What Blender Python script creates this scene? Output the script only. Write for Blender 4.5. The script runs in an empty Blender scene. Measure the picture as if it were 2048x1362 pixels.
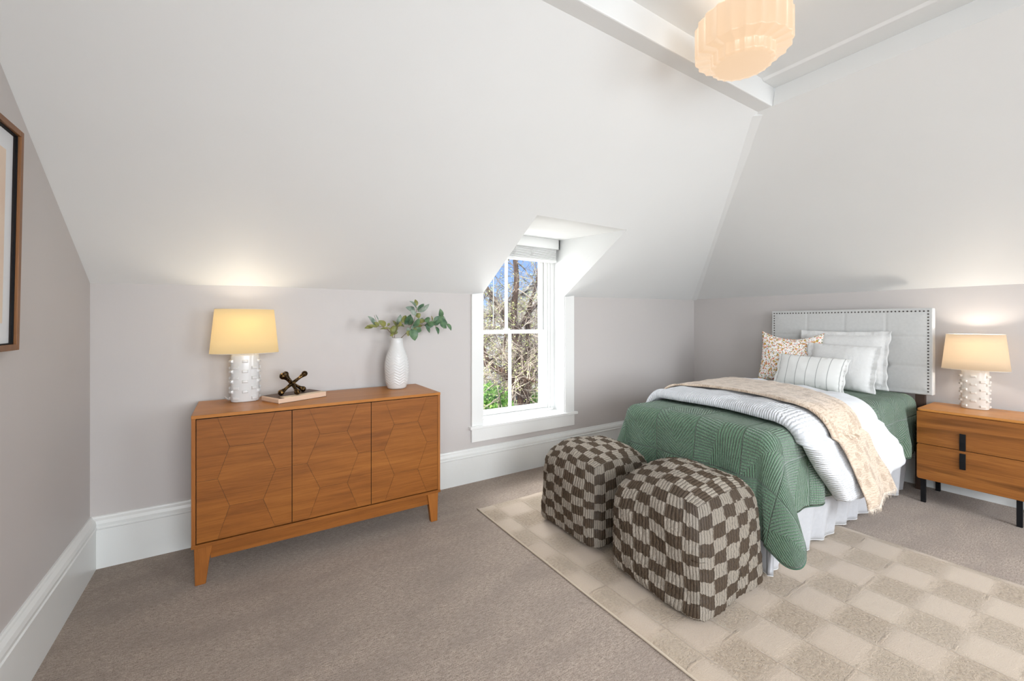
import bpy, bmesh, math, random
from mathutils import Vector, Matrix, noise
random.seed(7)
S = bpy.context.scene
COL = S.collection
PI = math.pi

# ------------------------------------------------------------------ camera
FPX, HY, CXP, CAMH = 843.0, 645.0, 1024.0, 1.3
TH = math.atan((1024 - 480) / FPX)
cd = bpy.data.cameras.new('camera')
cd.sensor_width = 36.0
cd.lens = FPX / 2048 * 36.0
cd.shift_y = -(681.0 - HY) / 2048
cd.clip_start = 0.02
cd.clip_end = 500
cam = bpy.data.objects.new('camera', cd)
cam.location = (0, 0, CAMH)
cam.rotation_euler = (PI / 2, 0, -TH)
COL.objects.link(cam)
S.camera = cam

# ------------------------------------------------------------------ view
S.view_settings.view_transform = 'Standard'
S.view_settings.look = 'None'
S.view_settings.gamma = 1.0
S.view_settings.use_curve_mapping = False
S.view_settings.exposure = 0.42
S.cycles.use_adaptive_sampling = True
S.cycles.adaptive_threshold = 0.05
S.cycles.adaptive_min_samples = 16
S.cycles.max_bounces = 7
S.cycles.diffuse_bounces = 4
S.cycles.glossy_bounces = 3
S.cycles.transparent_max_bounces = 8
S.cycles.sample_clamp_indirect = 4.0
S.cycles.sample_clamp_direct = 0.0
S.cycles.caustics_reflective = False
S.cycles.caustics_refractive = False
S.cycles.use_denoising = True

# ------------------------------------------------------------------ sky
W = bpy.data.worlds.new('sky')
S.world = W
W.use_nodes = True
nt = W.node_tree
nt.nodes.clear()
def wn(t, **k):
    n = nt.nodes.new(t)
    for a, b in k.items(): setattr(n, a, b)
    return n
wo = wn('ShaderNodeOutputWorld'); bg = wn('ShaderNodeBackground')
tc = wn('ShaderNodeTexCoord'); sx = wn('ShaderNodeSeparateXYZ')
nt.links.new(tc.outputs['Generated'], sx.inputs[0])
cr = wn('ShaderNodeValToRGB')
e = cr.color_ramp.elements
e[0].position = 0.0; e[0].color = (0.62, 0.74, 0.92, 1)
e[1].position = 1.0; e[1].color = (1.0, 1.0, 1.0, 1)
n1 = e.new(0.06); n1.color = (0.40, 0.60, 0.93, 1)
n2 = e.new(0.20); n2.color = (0.16, 0.36, 0.85, 1)
n3 = e.new(0.42); n3.color = (0.30, 0.50, 0.90, 1)
n4 = e.new(0.60); n4.color = (0.85, 0.92, 1.0, 1)
nt.links.new(sx.outputs['Z'], cr.inputs[0])
# brighter, hazier overhead
mr = wn('ShaderNodeMapRange'); mr.inputs[1].default_value = 0.40; mr.inputs[2].default_value = 0.75
mr.inputs[3].default_value = 0.86; mr.inputs[4].default_value = 2.6
nt.links.new(sx.outputs['Z'], mr.inputs[0])
nt.links.new(cr.outputs[0], bg.inputs[0]); nt.links.new(mr.outputs[0], bg.inputs[1])
nt.links.new(bg.outputs[0], wo.inputs[0])

# ------------------------------------------------------------------ sun and added fill lamps
def light(name, kind, loc, rot, energy, color=(1, 1, 1), **k):
    d = bpy.data.lights.new(name, kind)
    d.energy = energy; d.color = color
    for a, b in k.items(): setattr(d, a, b)
    o = bpy.data.objects.new(name, d)
    o.location = loc; o.rotation_euler = rot
    COL.objects.link(o)
    return o
def aim(o, target):
    o.rotation_euler = (Vector(target) - o.location).to_track_quat('-Z', 'Y').to_euler()
sun = light('sun', 'SUN', (-10, -4, 14), (0, 0, 0), 3.4, (1.0, 0.95, 0.86), angle=0.01)
aim(sun, (0, 4, 0))
# unseen area lamp, added high outside the dormer window in place of sky light
dl = light('dormer_high_fill', 'AREA', (2.1, 4.9, 3.6), (0, 0, 0), 470, (0.93, 0.97, 1.0), shape='RECTANGLE', size=2.6, size_y=2.0)
aim(dl, (2.1, 3.0, 1.2))
# two unseen fill lamps, added beside and below the dormer to brighten its inside
dl2 = light('dormer_side_fill', 'AREA', (0.35, 4.35, 1.35), (0, 0, 0), 56, (0.96, 0.98, 1.0), shape='RECTANGLE', size=1.3, size_y=1.5)
aim(dl2, (2.4, 3.2, 1.25))
dl3 = light('dormer_low_fill', 'AREA', (2.05, 4.35, -0.75), (0, 0, 0), 85, (1.0, 0.985, 0.96), shape='RECTANGLE', size=2.0, size_y=0.8)
aim(dl3, (2.05, 3.0, 1.7))
# unseen fill lamps, added at the two made-up windows behind the camera
for nm, xx, pw in (('rear_fill_left', 0.55, 56), ('rear_fill_right', 3.15, 50)):
    l = light(nm, 'AREA', (xx, -2.02, 1.45), (PI / 2 - 0.5, 0, 0), pw, (0.94, 0.975, 1.0), shape='RECTANGLE', size=1.5, size_y=1.5, spread=math.radians(130))

# one more added fill lamp, at the made-up window in the gable wall
light('gable_fill', 'AREA', (-0.80, -1.0, 1.40), (PI / 2 - 0.30, 0, -PI / 2), 50, (0.94, 0.975, 1.0), shape='RECTANGLE', size=1.1, size_y=1.3)

# ------------------------------------------------------------------ helpers
def tag(o, label=None, cat=None, group=None, kind=None):
    if label: o['label'] = label
    if cat: o['category'] = cat
    if group: o['group'] = group
    if kind: o['kind'] = kind
    return o
def thing(name, loc=(0, 0, 0), rz=0.0, label=None, cat=None, group=None, kind=None):
    o = bpy.data.objects.new(name, None)
    o.empty_display_size = 0.1
    o.location = loc; o.rotation_euler = (0, 0, rz)
    COL.objects.link(o)
    return tag(o, label, cat, group, kind)
def smooth_all(me, on=True):
    for p in me.polygons: p.use_smooth = on
def obj(name, bm, mat, parent=None, smooth=False, bevel=0, seg=2, recalc=True, loc=None, rot=None):
    if recalc: bmesh.ops.recalc_face_normals(bm, faces=bm.faces)
    me = bpy.data.meshes.new(name)
    bm.to_mesh(me); bm.free()
    o = bpy.data.objects.new(name, me)
    for m in (mat if isinstance(mat, (list, tuple)) else [mat]): me.materials.append(m)
    if smooth: smooth_all(me)
    if bevel:
        b = o.modifiers.new('bevel', 'BEVEL'); b.width = bevel; b.segments = seg
        b.limit_method = 'ANGLE'; b.angle_limit = math.radians(35); b.harden_normals = False
    COL.objects.link(o)
    if parent: o.parent = parent
    if loc: o.location = loc
    if rot: o.rotation_euler = rot
    return o
def B(): return bmesh.new()
def box(bm, x0, x1, y0, y1, z0, z1, M=None, mi=0):
    vs = [Vector((x, y, z)) for z in (z0, z1) for y in (y0, y1) for x in (x0, x1)]
    if M: vs = [M @ v for v in vs]
    v = [bm.verts.new(p) for p in vs]
    for f in ((0, 2, 3, 1), (4, 5, 7, 6), (0, 1, 5, 4), (2, 6, 7, 3), (0, 4, 6, 2), (1, 3, 7, 5)):
        fc = bm.faces.new([v[i] for i in f]); fc.material_index = mi
def poly_slab(bm, pts, off):
    """polygon extruded by the vector off"""
    a = [bm.verts.new(Vector(p)) for p in pts]
    b = [bm.verts.new(Vector(p) + Vector(off)) for p in pts]
    n = len(pts)
    bm.faces.new(a); bm.faces.new(b[::-1])
    for i in range(n): bm.faces.new((a[i], a[(i + 1) % n], b[(i + 1) % n], b[i]))
def tube(bm, pts, rad, n=8, cap=True):
    pts = [Vector(p) for p in pts]
    rs = rad if isinstance(rad, (list, tuple)) else [rad] * len(pts)
    rings = []
    up = Vector((0, 0, 1))
    prev = None
    for i, p in enumerate(pts):
        t = (pts[min(i + 1, len(pts) - 1)] - pts[max(i - 1, 0)])
        if t.length < 1e-9: t = Vector((0, 0, 1))
        t.normalize()
        if prev is None:
            a = t.orthogonal().normalized()
        else:
            a = (prev - t * prev.dot(t))
            if a.length < 1e-6: a = t.orthogonal()
            a.normalize()
        prev = a
        b = t.cross(a)
        rings.append([bm.verts.new(p + (a * math.cos(2 * PI * k / n) + b * math.sin(2 * PI * k / n)) * rs[i]) for k in range(n)])
    for i in range(len(rings) - 1):
        for k in range(n):
            bm.faces.new((rings[i][k], rings[i][(k + 1) % n], rings[i + 1][(k + 1) % n], rings[i + 1][k]))
    if cap:
        bm.faces.new(rings[0][::-1]); bm.faces.new(rings[-1])
def lathe(bm, prof, n=32, sx=1.0, sy=1.0, fn=None, cap=True, c=(0, 0)):
    rings = []
    for r, z in prof:
        ring = []
        for k in range(n):
            th = 2 * PI * k / n
            rr = r + (fn(th, z, r) if fn else 0)
            ring.append(bm.verts.new((c[0] + rr * sx * math.cos(th), c[1] + rr * sy * math.sin(th), z)))
        rings.append(ring)
    for i in range(len(rings) - 1):
        for k in range(n):
            bm.faces.new((rings[i][k], rings[i][(k + 1) % n], rings[i + 1][(k + 1) % n], rings[i + 1][k]))
    if cap:
        bm.faces.new(rings[0][::-1]); bm.faces.new(rings[-1])
def ico(bm, c, r, sub=2, sc=(1, 1, 1)):
    M = Matrix.Translation(c) @ Matrix.Diagonal((*[r * s for s in sc], 1))
    bmesh.ops.create_icosphere(bm, subdivisions=sub, radius=1.0, matrix=M)
def grid_mesh(name, P, ni, nj, mat, parent=None, uv=None, thick=0.0, smooth=True, closed_i=False, offset=-1):
    """P(i/ni, j/nj) -> point ; uv(a,b) -> (u,v)"""
    me = bpy.data.meshes.new(name)
    vs = [P(i / ni, j / nj) for i in range(ni + 1) for j in range(nj + 1)]
    fs = []
    for i in range(ni):
        for j in range(nj):
            a = i * (nj + 1) + j
            fs.append((a, a + 1, a + nj + 2, a + nj + 1))
    me.from_pydata([tuple(v) for v in vs], [], fs)
    if uv:
        L = me.uv_layers.new(name='UVMap')
        for p in me.polygons:
            for li, vi in zip(p.loop_indices, p.vertices):
                L.data[li].uv = uv((vi // (nj + 1)) / ni, (vi % (nj + 1)) / nj)
    me.materials.append(mat)
    if smooth: smooth_all(me)
    o = bpy.data.objects.new(name, me)
    COL.objects.link(o)
    if parent: o.parent = parent
    if thick:
        s = o.modifiers.new('thick', 'SOLIDIFY'); s.thickness = thick; s.offset = offset
    return o
def lerp(a, b, t): return a + (b - a) * t
def interp(tab, x):
    if x <= tab[0][0]: return tab[0][1]
    for (a, u), (b, v) in zip(tab, tab[1:]):
        if x <= b: return lerp(u, v, (x - a) / (b - a))
    return tab[-1][1]
def sinterp(tab, x):
    """smooth interpolation (Catmull-Rom)"""
    n = len(tab)
    if x <= tab[0][0]: return tab[0][1]
    if x >= tab[-1][0]: return tab[-1][1]
    for i in range(n - 1):
        if x <= tab[i + 1][0]:
            x0, y0 = tab[i]; x1, y1 = tab[i + 1]
            m0 = (y1 - tab[i - 1][1]) / (x1 - tab[i - 1][0]) if i > 0 else (y1 - y0) / (x1 - x0)
            m1 = (tab[i + 2][1] - y0) / (tab[i + 2][0] - x0) if i + 2 < n else (y1 - y0) / (x1 - x0)
            h = x1 - x0; t = (x - x0) / h
            return ((2 * t**3 - 3 * t * t + 1) * y0 + (t**3 - 2 * t * t + t) * h * m0 + (-2 * t**3 + 3 * t * t) * y1 + (t**3 - t * t) * h * m1)

# ------------------------------------------------------------------ materials
class MT:
    def __init__(s, name, base=(0.8, 0.8, 0.8), rough=0.6, metal=0.0, **kw):
        s.m = bpy.data.materials.new(name); s.m.use_nodes = True
        s.t = s.m.node_tree; s.b = s.t.nodes['Principled BSDF']
        s.b.inputs['Base Color'].default_value = (*base, 1)
        s.b.inputs['Roughness'].default_value = rough
        s.b.inputs['Metallic'].default_value = metal
        for k, v in kw.items(): s.b.inputs[k.replace('_', ' ')].default_value = v
        s._tc = None
    def n(s, t, ins=None, **k):
        nd = s.t.nodes.new(t)
        for a, b in k.items(): setattr(nd, a, b)
        for a, b in (ins or {}).items():
            if hasattr(b, 'node') or isinstance(b, bpy.types.NodeSocket): s.t.links.new(b, nd.inputs[a])
            else: nd.inputs[a].default_value = b
        return nd
    def tc(s, which='Object'):
        if not s._tc: s._tc = s.n('ShaderNodeTexCoord')
        return s._tc.outputs[which]
    def mapping(s, vec, scale=(1, 1, 1), rot=(0, 0, 0), loc=(0, 0, 0)):
        return s.n('ShaderNodeMapping', {'Vector': vec, 'Scale': scale, 'Rotation': rot, 'Location': loc}).outputs[0]
    def noise(s, vec, scale, detail=3.0, rough=0.5, out='Fac', dist=0.0):
        return s.n('ShaderNodeTexNoise', {'Vector': vec, 'Scale': scale, 'Detail': detail, 'Roughness': rough, 'Distortion': dist}).outputs[out]
    def ramp(s, fac, stops, mode='LINEAR'):
        r = s.n('ShaderNodeValToRGB', {0: fac}); r.color_ramp.interpolation = mode
        e = r.color_ramp.elements
        e[0].position = stops[0][0]; e[0].color = (*stops[0][1], 1)
        e[1].position = stops[-1][0]; e[1].color = (*stops[-1][1], 1)
        for p, c in stops[1:-1]:
            x = e.new(p); x.color = (*c, 1)
        return r.outputs[0]
    def math(s, op, a, b=0.5, c=None):
        d = {0: a, 1: b}
        if c is not None: d[2] = c
        return s.n('ShaderNodeMath', d, operation=op).outputs[0]
    def mix(s, fac, a, b, mode='MIX'):
        nd = s.n('ShaderNodeMix', data_type='RGBA', blend_type=mode)
        for k, v in ((0, fac), (6, a), (7, b)):
            if isinstance(v, bpy.types.NodeSocket): s.t.links.new(v, nd.inputs[k])
            else: nd.inputs[k].default_value = v if k == 0 else (*v, 1)
        return nd.outputs[2]
    def color(s, sock): s.t.links.new(sock, s.b.inputs['Base Color']); return s
    def rough(s, sock): s.t.links.new(sock, s.b.inputs['Roughness']); return s
    def bump(s, h, strength=0.3, dist=0.01):
        s.t.links.new(s.n('ShaderNodeBump', {'Height': h, 'Strength': strength, 'Distance': dist}).outputs[0], s.b.inputs['Normal']); return s

def paint(name, c, rough=0.5, bs=0.15, scale=6, dist=0.004):
    m = MT(name, c, rough)
    o = m.tc()
    h = m.math('ADD', m.noise(o, scale, 3), m.math('MULTIPLY', m.noise(o, 140, 2), 0.06))
    m.bump(h, bs, dist)
    n2 = m.noise(o, 2.3, 2)
    m.color(m.ramp(n2, [(0.3, tuple(x * 0.985 for x in c)), (0.7, c)]))
    return m.m
WALL = paint('wall_paint', (0.545, 0.515, 0.50), 0.5, 0.35)
WHITE = paint('ceiling_paint', (0.795, 0.805, 0.80), 0.55, 0.3, 3.5)
TRIM = paint('trim_paint', (0.82, 0.825, 0.81), 0.32, 0.25, 9)
BASEB = paint('baseboard_paint', (0.76, 0.775, 0.76), 0.32, 0.5, 9)

def carpet_mat():
    m = MT('carpet', (0.3, 0.25, 0.22), 0.95)
    o = m.tc()
    st = m.mapping(o, (1.6, 6.0, 1.0), (0, 0, math.radians(-8)))
    a = m.noise(st, 26, 6, 0.78)
    f = m.noise(o, 230, 2, 0.6)
    big = m.noise(m.mapping(o, (0.9, 2.4, 1)), 3.0, 4, 0.6)
    c = m.ramp(a, [(0.38, (0.12, 0.082, 0.058)), (0.5, (0.33, 0.255, 0.202)), (0.62, (0.55, 0.445, 0.365))])
    c = m.mix(0.45, c, m.ramp(f, [(0.36, (0.12, 0.085, 0.06)), (0.64, (0.57, 0.465, 0.385))]))
    c = m.mix(m.ramp(big, [(0.4, (0, 0, 0)), (0.7, (0.55, 0.55, 0.55))]), c, (0.22, 0.17, 0.14))
    m.color(c)
    h = m.math('ADD', m.math('MULTIPLY', a, 0.7), m.math('MULTIPLY', f, 0.6))
    m.bump(h, 0.8, 0.008)
    m.b.inputs['Sheen Weight'].default_value = 0.25
    m.b.inputs['Specular IOR Level'].default_value = 0.1
    return m.m
CARPET = carpet_mat()

def wood(name, dark, mid, light, axis='x', scale=1.0, rough=0.4, knots=False, coat=0.0, grain=1.0):
    m = MT(name, mid, rough)
    o = m.tc()
    sc = {'x': (0.6, 9, 9), 'y': (9, 0.6, 9), 'z': (9, 9, 0.6)}[axis]
    v = m.mapping(o, tuple(k * scale for k in sc))
    a = m.noise(v, 2.2, 5, 0.6, dist=1.2 if knots else 0.3)
    fine = m.noise(m.mapping(o, tuple(k * scale * (1 if k < 1 else 3.5) for k in sc)), 9, 4, 0.75)
    c = m.ramp(a, [(0.28, dark), (0.5, mid), (0.72, light)])
    c = m.mix(0.35 * grain, c, m.ramp(fine, [(0.36, dark), (0.6, light)]))
    if knots:
        k = m.noise(m.mapping(o, tuple(k * 0.28 for k in sc)), 2.6, 2, 0.5, dist=2.5)
        c = m.mix(m.ramp(k, [(0.55, (0, 0, 0)), (0.70, (0.7, 0.7, 0.7))]), c, tuple(x * 0.45 for x in dark))
    m.color(c)
    m.bump(fine, 0.12, 0.002)
    m.b.inputs['Coat Weight'].default_value = coat
    m.b.inputs['Specular IOR Level'].default_value = 0.28
    m.b.inputs['Coat Roughness'].default_value = 0.25
    return m.m
SBW = wood('sideboard_oak', (0.15, 0.044, 0.006), (0.245, 0.080, 0.011), (0.33, 0.118, 0.019), 'x', 1.0, 0.5)
SBW2 = wood('sideboard_oak_dark', (0.145, 0.043, 0.006), (0.235, 0.075, 0.010), (0.315, 0.11, 0.018), 'x', 1.3, 0.5)
SBWZ = wood('sideboard_oak_upright', (0.19, 0.060, 0.010), (0.30, 0.100, 0.018), (0.37, 0.135, 0.026), 'z', 1.0, 0.5)
SBTOP = wood('sideboard_top_oak', (0.36, 0.13, 0.022), (0.41, 0.155, 0.028), (0.46, 0.185, 0.036), 'x', 0.8, 0.35, grain=0.5)
NSW = wood('acacia_wood', (0.165, 0.055, 0.011), (0.275, 0.098, 0.021), (0.38, 0.15, 0.036), 'y', 0.75, 0.35, knots=True)
NST = wood('acacia_wood_top', (0.42, 0.165, 0.035), (0.52, 0.215, 0.05), (0.58, 0.26, 0.07), 'y', 0.7, 0.33)
FRAMEW = wood('walnut_frame', (0.13, 0.055, 0.02), (0.20, 0.085, 0.03), (0.27, 0.12, 0.045), 'z', 1.0, 0.4)
DARKGAP = MT('dark_gap', (0.02, 0.012, 0.008), 0.8).m
BLACK = MT('black_metal', (0.008, 0.008, 0.009), 0.6, Specular_IOR_Level=0.15).m
DARKWOOD = MT('dark_bed_wood', (0.05, 0.025, 0.015), 0.5).m
BRONZE = MT('bronze', (0.16, 0.10, 0.05), 0.34, 1.0)
_o = BRONZE.tc(); _n = BRONZE.noise(_o, 90, 3)
BRONZE.color(BRONZE.ramp(_n, [(0.48, (0.030, 0.019, 0.010)), (0.78, (0.42, 0.25, 0.09))])).bump(_n, 0.7, 0.004)
BRONZE = BRONZE.m
CERAMIC = MT('white_ceramic', (0.66, 0.66, 0.655), 0.25, Coat_Weight=0.15).m
CERAMIC2 = MT('cream_ceramic', (0.68, 0.63, 0.57), 0.3, Coat_Weight=0.1).m
BRASS = MT('brass', (0.65, 0.45, 0.18), 0.3, 1.0).m

def cloth(name, c, scale=260, bs=0.4, rough=0.9, wr=0.0, sheen=0.2, c2=None):
    m = MT(name, c, rough)
    o = m.tc()
    w1 = m.n('ShaderNodeTexWave', {'Vector': o, 'Scale': scale, 'Distortion': 1.5, 'Detail': 1.0}, wave_type='BANDS', bands_direction='Y').outputs['Fac']
    w2 = m.n('ShaderNodeTexWave', {'Vector': o, 'Scale': scale, 'Distortion': 1.5, 'Detail': 1.0}, wave_type='BANDS', bands_direction='Z').outputs['Fac']
    w = m.math('ADD', w1, w2)
    h = m.math('ADD', m.math('MULTIPLY', w, 0.04), m.math('MULTIPLY', m.noise(o, 9, 4, 0.6), wr))
    m.bump(h, bs, 0.02)
    m.color(m.ramp(m.noise(o, 50, 3), [(0.3, c2 or tuple(x * 0.94 for x in c)), (0.7, c)]))
    m.b.inputs['Sheen Weight'].default_value = sheen
    m.b.inputs['Specular IOR Level'].default_value = 0.2
    return m
LINEN = cloth('white_linen', (0.68, 0.68, 0.67), 120, 0.5, wr=0.25).m
DUVETM = MT('duvet_cotton', (0.62, 0.635, 0.66), 0.9)
def _duvet(m):
    u = m.tc('UV')   # metres
    o = m.tc()
    # seersucker ribbing on the strip folded over at the foot
    w = m.n('ShaderNodeTexWave', {'Vector': u, 'Scale': 24.0, 'Distortion': 3.0, 'Detail': 2.0, 'Detail Scale': 3.0}, wave_type='BANDS', bands_direction='Y').outputs['Fac']
    sx_ = m.n('ShaderNodeSeparateXYZ', {0: u})
    row = m.math('ABSOLUTE', m.math('SINE', m.math('MULTIPLY', sx_.outputs[0], 75.0), 0.0), 0.0)
    mask = m.math('LESS_THAN', sx_.outputs[0], 0.30)
    rib = m.math('MULTIPLY', m.math('MULTIPLY', w, m.math('POWER', row, 0.5)), mask)
    wr = m.noise(m.mapping(o, (1.2, 1.2, 0.8)), 7, 4, 0.55, dist=0.6)
    h = m.math('ADD', m.math('MULTIPLY', rib, 0.55), m.math('MULTIPLY', wr, 0.9))
    m.bump(h, 0.55, 0.02)
    m.b.inputs['Sheen Weight'].default_value = 0.2
    m.b.inputs['Specular IOR Level'].default_value = 0.2
_duvet(DUVETM); DUVETM = DUVETM.m
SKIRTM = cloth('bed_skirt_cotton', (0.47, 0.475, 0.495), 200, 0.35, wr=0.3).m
HBM = cloth('headboard_linen', (0.60, 0.605, 0.595), 190, 0.45, wr=0.05).m

def quilt_mat():
    m = MT('green_quilt', (0.11, 0.17, 0.12), 0.85)
    u = m.tc('UV')                      # metres
    CELL = 0.27
    v = m.n('ShaderNodeVectorMath', {0: u, 1: (1 / CELL, 1 / CELL, 0)}, operation='MULTIPLY').outputs[0]
    fl = m.n('ShaderNodeVectorMath', {0: v}, operation='FLOOR').outputs[0]
    rnd = m.n('ShaderNodeTexWhiteNoise', {'Vector': fl}, noise_dimensions='2D').outputs['Value']
    fr = m.n('ShaderNodeVectorMath', {0: v}, operation='FRACTION').outputs[0]
    fr = m.n('ShaderNodeVectorMath', {0: fr, 1: (0.5, 0.5, 0)}, operation='SUBTRACT').outputs[0]
    sp = m.n('ShaderNodeSeparateXYZ', {0: fr})
    X, Y = sp.outputs[0], sp.outputs[1]
    # angle choice: 0, 90, 20, 70 degrees by cell, second direction inside a wedge
    ang = m.math('MULTIPLY', m.math('FLOOR', m.math('MULTIPLY', rnd, 6.0), 0.0), 0.5236)
    wedge = m.math('GREATER_THAN', m.math('ADD', m.math('MULTIPLY', X, m.math('SUBTRACT', m.math('MULTIPLY', rnd, 7.0), 3.5)), Y), 0.05)
    ang = m.math('ADD', ang, m.math('MULTIPLY', wedge, 1.45))
    ca, sa = m.math('COSINE', ang, 0), m.math('SINE', ang, 0)
    d = m.math('ADD', m.math('MULTIPLY', X, ca), m.math('MULTIPLY', Y, sa))
    d2 = m.math('SUBTRACT', m.math('MULTIPLY', Y, ca), m.math('MULTIPLY', X, sa))
    # slight fan so that the lines converge
    d = m.math('MULTIPLY', d, m.math('ADD', 1.0, m.math('MULTIPLY', d2, 0.35)))
    nz = m.noise(u, 14, 2)
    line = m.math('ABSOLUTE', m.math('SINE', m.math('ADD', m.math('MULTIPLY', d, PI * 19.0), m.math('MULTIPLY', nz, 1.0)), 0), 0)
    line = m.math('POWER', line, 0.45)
    cross = m.math('ABSOLUTE', m.math('SINE', m.math('ADD', m.math('MULTIPLY', d2, PI * 20.0), m.math('MULTIPLY', m.noise(u, 60, 2), 5.0)), 0), 0)
    cross = m.math('POWER', cross, 0.5)
    ex = m.math('MINIMUM', m.math('SUBTRACT', 0.5, m.math('ABSOLUTE', X, 0)), m.math('SUBTRACT', 0.5, m.math('ABSOLUTE', Y, 0)))
    seam = m.math('MINIMUM', m.math('MULTIPLY', ex, 40.0), 1.0)
    h = m.math('MULTIPLY', m.math('ADD', line, m.math('MULTIPLY', cross, 0.28)), seam)
    h = m.math('ADD', h, m.math('MULTIPLY', m.noise(u, 220, 2), 0.12))
    m.bump(h, 1.0, 0.012)
    c = m.ramp(line, [(0.15, (0.044, 0.100, 0.054)), (0.6, (0.084, 0.166, 0.096)), (1.0, (0.108, 0.198, 0.120))])  # stitch grooves darkened in the colour to imitate their shade
    c = m.mix(m.math('MULTIPLY', m.noise(u, 90, 3), 0.35), c, (0.13, 0.20, 0.145))
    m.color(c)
    m.b.inputs['Sheen Weight'].default_value = 0.35
    m.b.inputs['Specular IOR Level'].default_value = 0.15
    return m.m
QUILT = quilt_mat()

def throw_mat():
    m = MT('throw_cotton', (0.68, 0.55, 0.43), 0.9)
    u = m.tc('UV')
    # little leaf shapes scattered in the weave
    v = m.n('ShaderNodeTexVoronoi', {'Vector': m.mapping(u, (14, 11, 1)), 'Scale': 1.0, 'Randomness': 0.75}, voronoi_dimensions='2D')
    d = v.outputs['Distance']
    veins = m.n('ShaderNodeTexWave', {'Vector': u, 'Scale': 60.0, 'Distortion': 6.0, 'Detail': 2.0}, wave_type='BANDS', bands_direction='DIAGONAL').outputs['Fac']
    leaf = m.math('MULTIPLY', m.math('LESS_THAN', d, 0.30), m.math('GREATER_THAN', veins, 0.35))
    st = m.noise(m.mapping(u, (9, 60, 1)), 3.0, 3, 0.7)
    c = m.ramp(st, [(0.38, (0.42, 0.315, 0.225)), (0.50, (0.59, 0.47, 0.36)), (0.7, (0.66, 0.545, 0.44))])
    c = m.mix(m.math('MULTIPLY', leaf, 0.75), c, (0.31, 0.22, 0.145))
    m.color(c)
    cr_ = m.noise(m.mapping(u, (6, 30, 1)), 3, 4, 0.6)
    m.bump(m.math('ADD', m.math('MULTIPLY', cr_, 0.8), m.math('MULTIPLY', leaf, 0.15)), 0.6, 0.012)
    m.b.inputs['Sheen Weight'].default_value = 0.3
    return m.m
THROW = throw_mat()

def floral_mat():
    m = MT('floral_cotton', (0.8, 0.75, 0.7), 0.9)
    u = m.tc('UV')
    base = (0.82, 0.79, 0.76)
    c = None
    for k, (sc, off, lim, col) in enumerate([(30, 3.1, 0.23, (0.62, 0.20, 0.14)), (24, 7.7, 0.22, (0.47, 0.29, 0.04)), (34, 1.3, 0.22, (0.72, 0.36, 0.26)), (38, 9.9, 0.20, (0.24, 0.28, 0.16)), (28, 5.5, 0.17, (0.50, 0.50, 0.52)), (46, 4.5, 0.19, (0.45, 0.27, 0.05))]):
        vv = m.mapping(u, (sc, sc * 0.8, 1), (0, 0, 0.5 * k), (off, off * 1.7, 0))
        vv = m.mix(0.10, vv, m.noise(u, 60, 2, out='Color'), 'ADD')
        v = m.n('ShaderNodeTexVoronoi', {'Vector': vv, 'Scale': 1.0, 'Randomness': 0.9}, voronoi_dimensions='2D')
        msk = m.math('LESS_THAN', v.outputs['Distance'], lim)
        msk = m.math('MULTIPLY', msk, m.math('GREATER_THAN', m.noise(m.mapping(u, (sc, sc, 1)), 1.4, 2), 0.44))
        c = m.mix(msk, c if c is not None else base, col)
    m.color(c)
    m.bump(m.noise(u, 30, 4), 0.3, 0.01)
    return m.m
FLORAL = floral_mat()

def stripe_mat():
    m = MT('striped_cotton', (0.8, 0.8, 0.78), 0.9)
    u = m.tc('UV')
    s_ = m.n('ShaderNodeSeparateXYZ', {0: u})
    a = m.math('ABSOLUTE', m.math('SUBTRACT', m.math('FRACT', m.math('ADD', m.math('MULTIPLY', s_.outputs[0], 13.0), 0.15), 0), 0.5))
    ln = m.math('LESS_THAN', m.math('ADD', a, m.math('MULTIPLY', m.noise(m.mapping(u, (1, 90, 1)), 4, 2), 0.03)), 0.05)
    m.color(m.mix(m.math('MULTIPLY', ln, 0.8), (0.70, 0.70, 0.68), (0.28, 0.29, 0.28)))
    m.bump(m.math('ADD', m.noise(u, 8, 4), m.math('MULTIPLY', m.noise(u, 130, 2), 0.2)), 0.35, 0.01)
    return m.m
STRIPE = stripe_mat()

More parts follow.
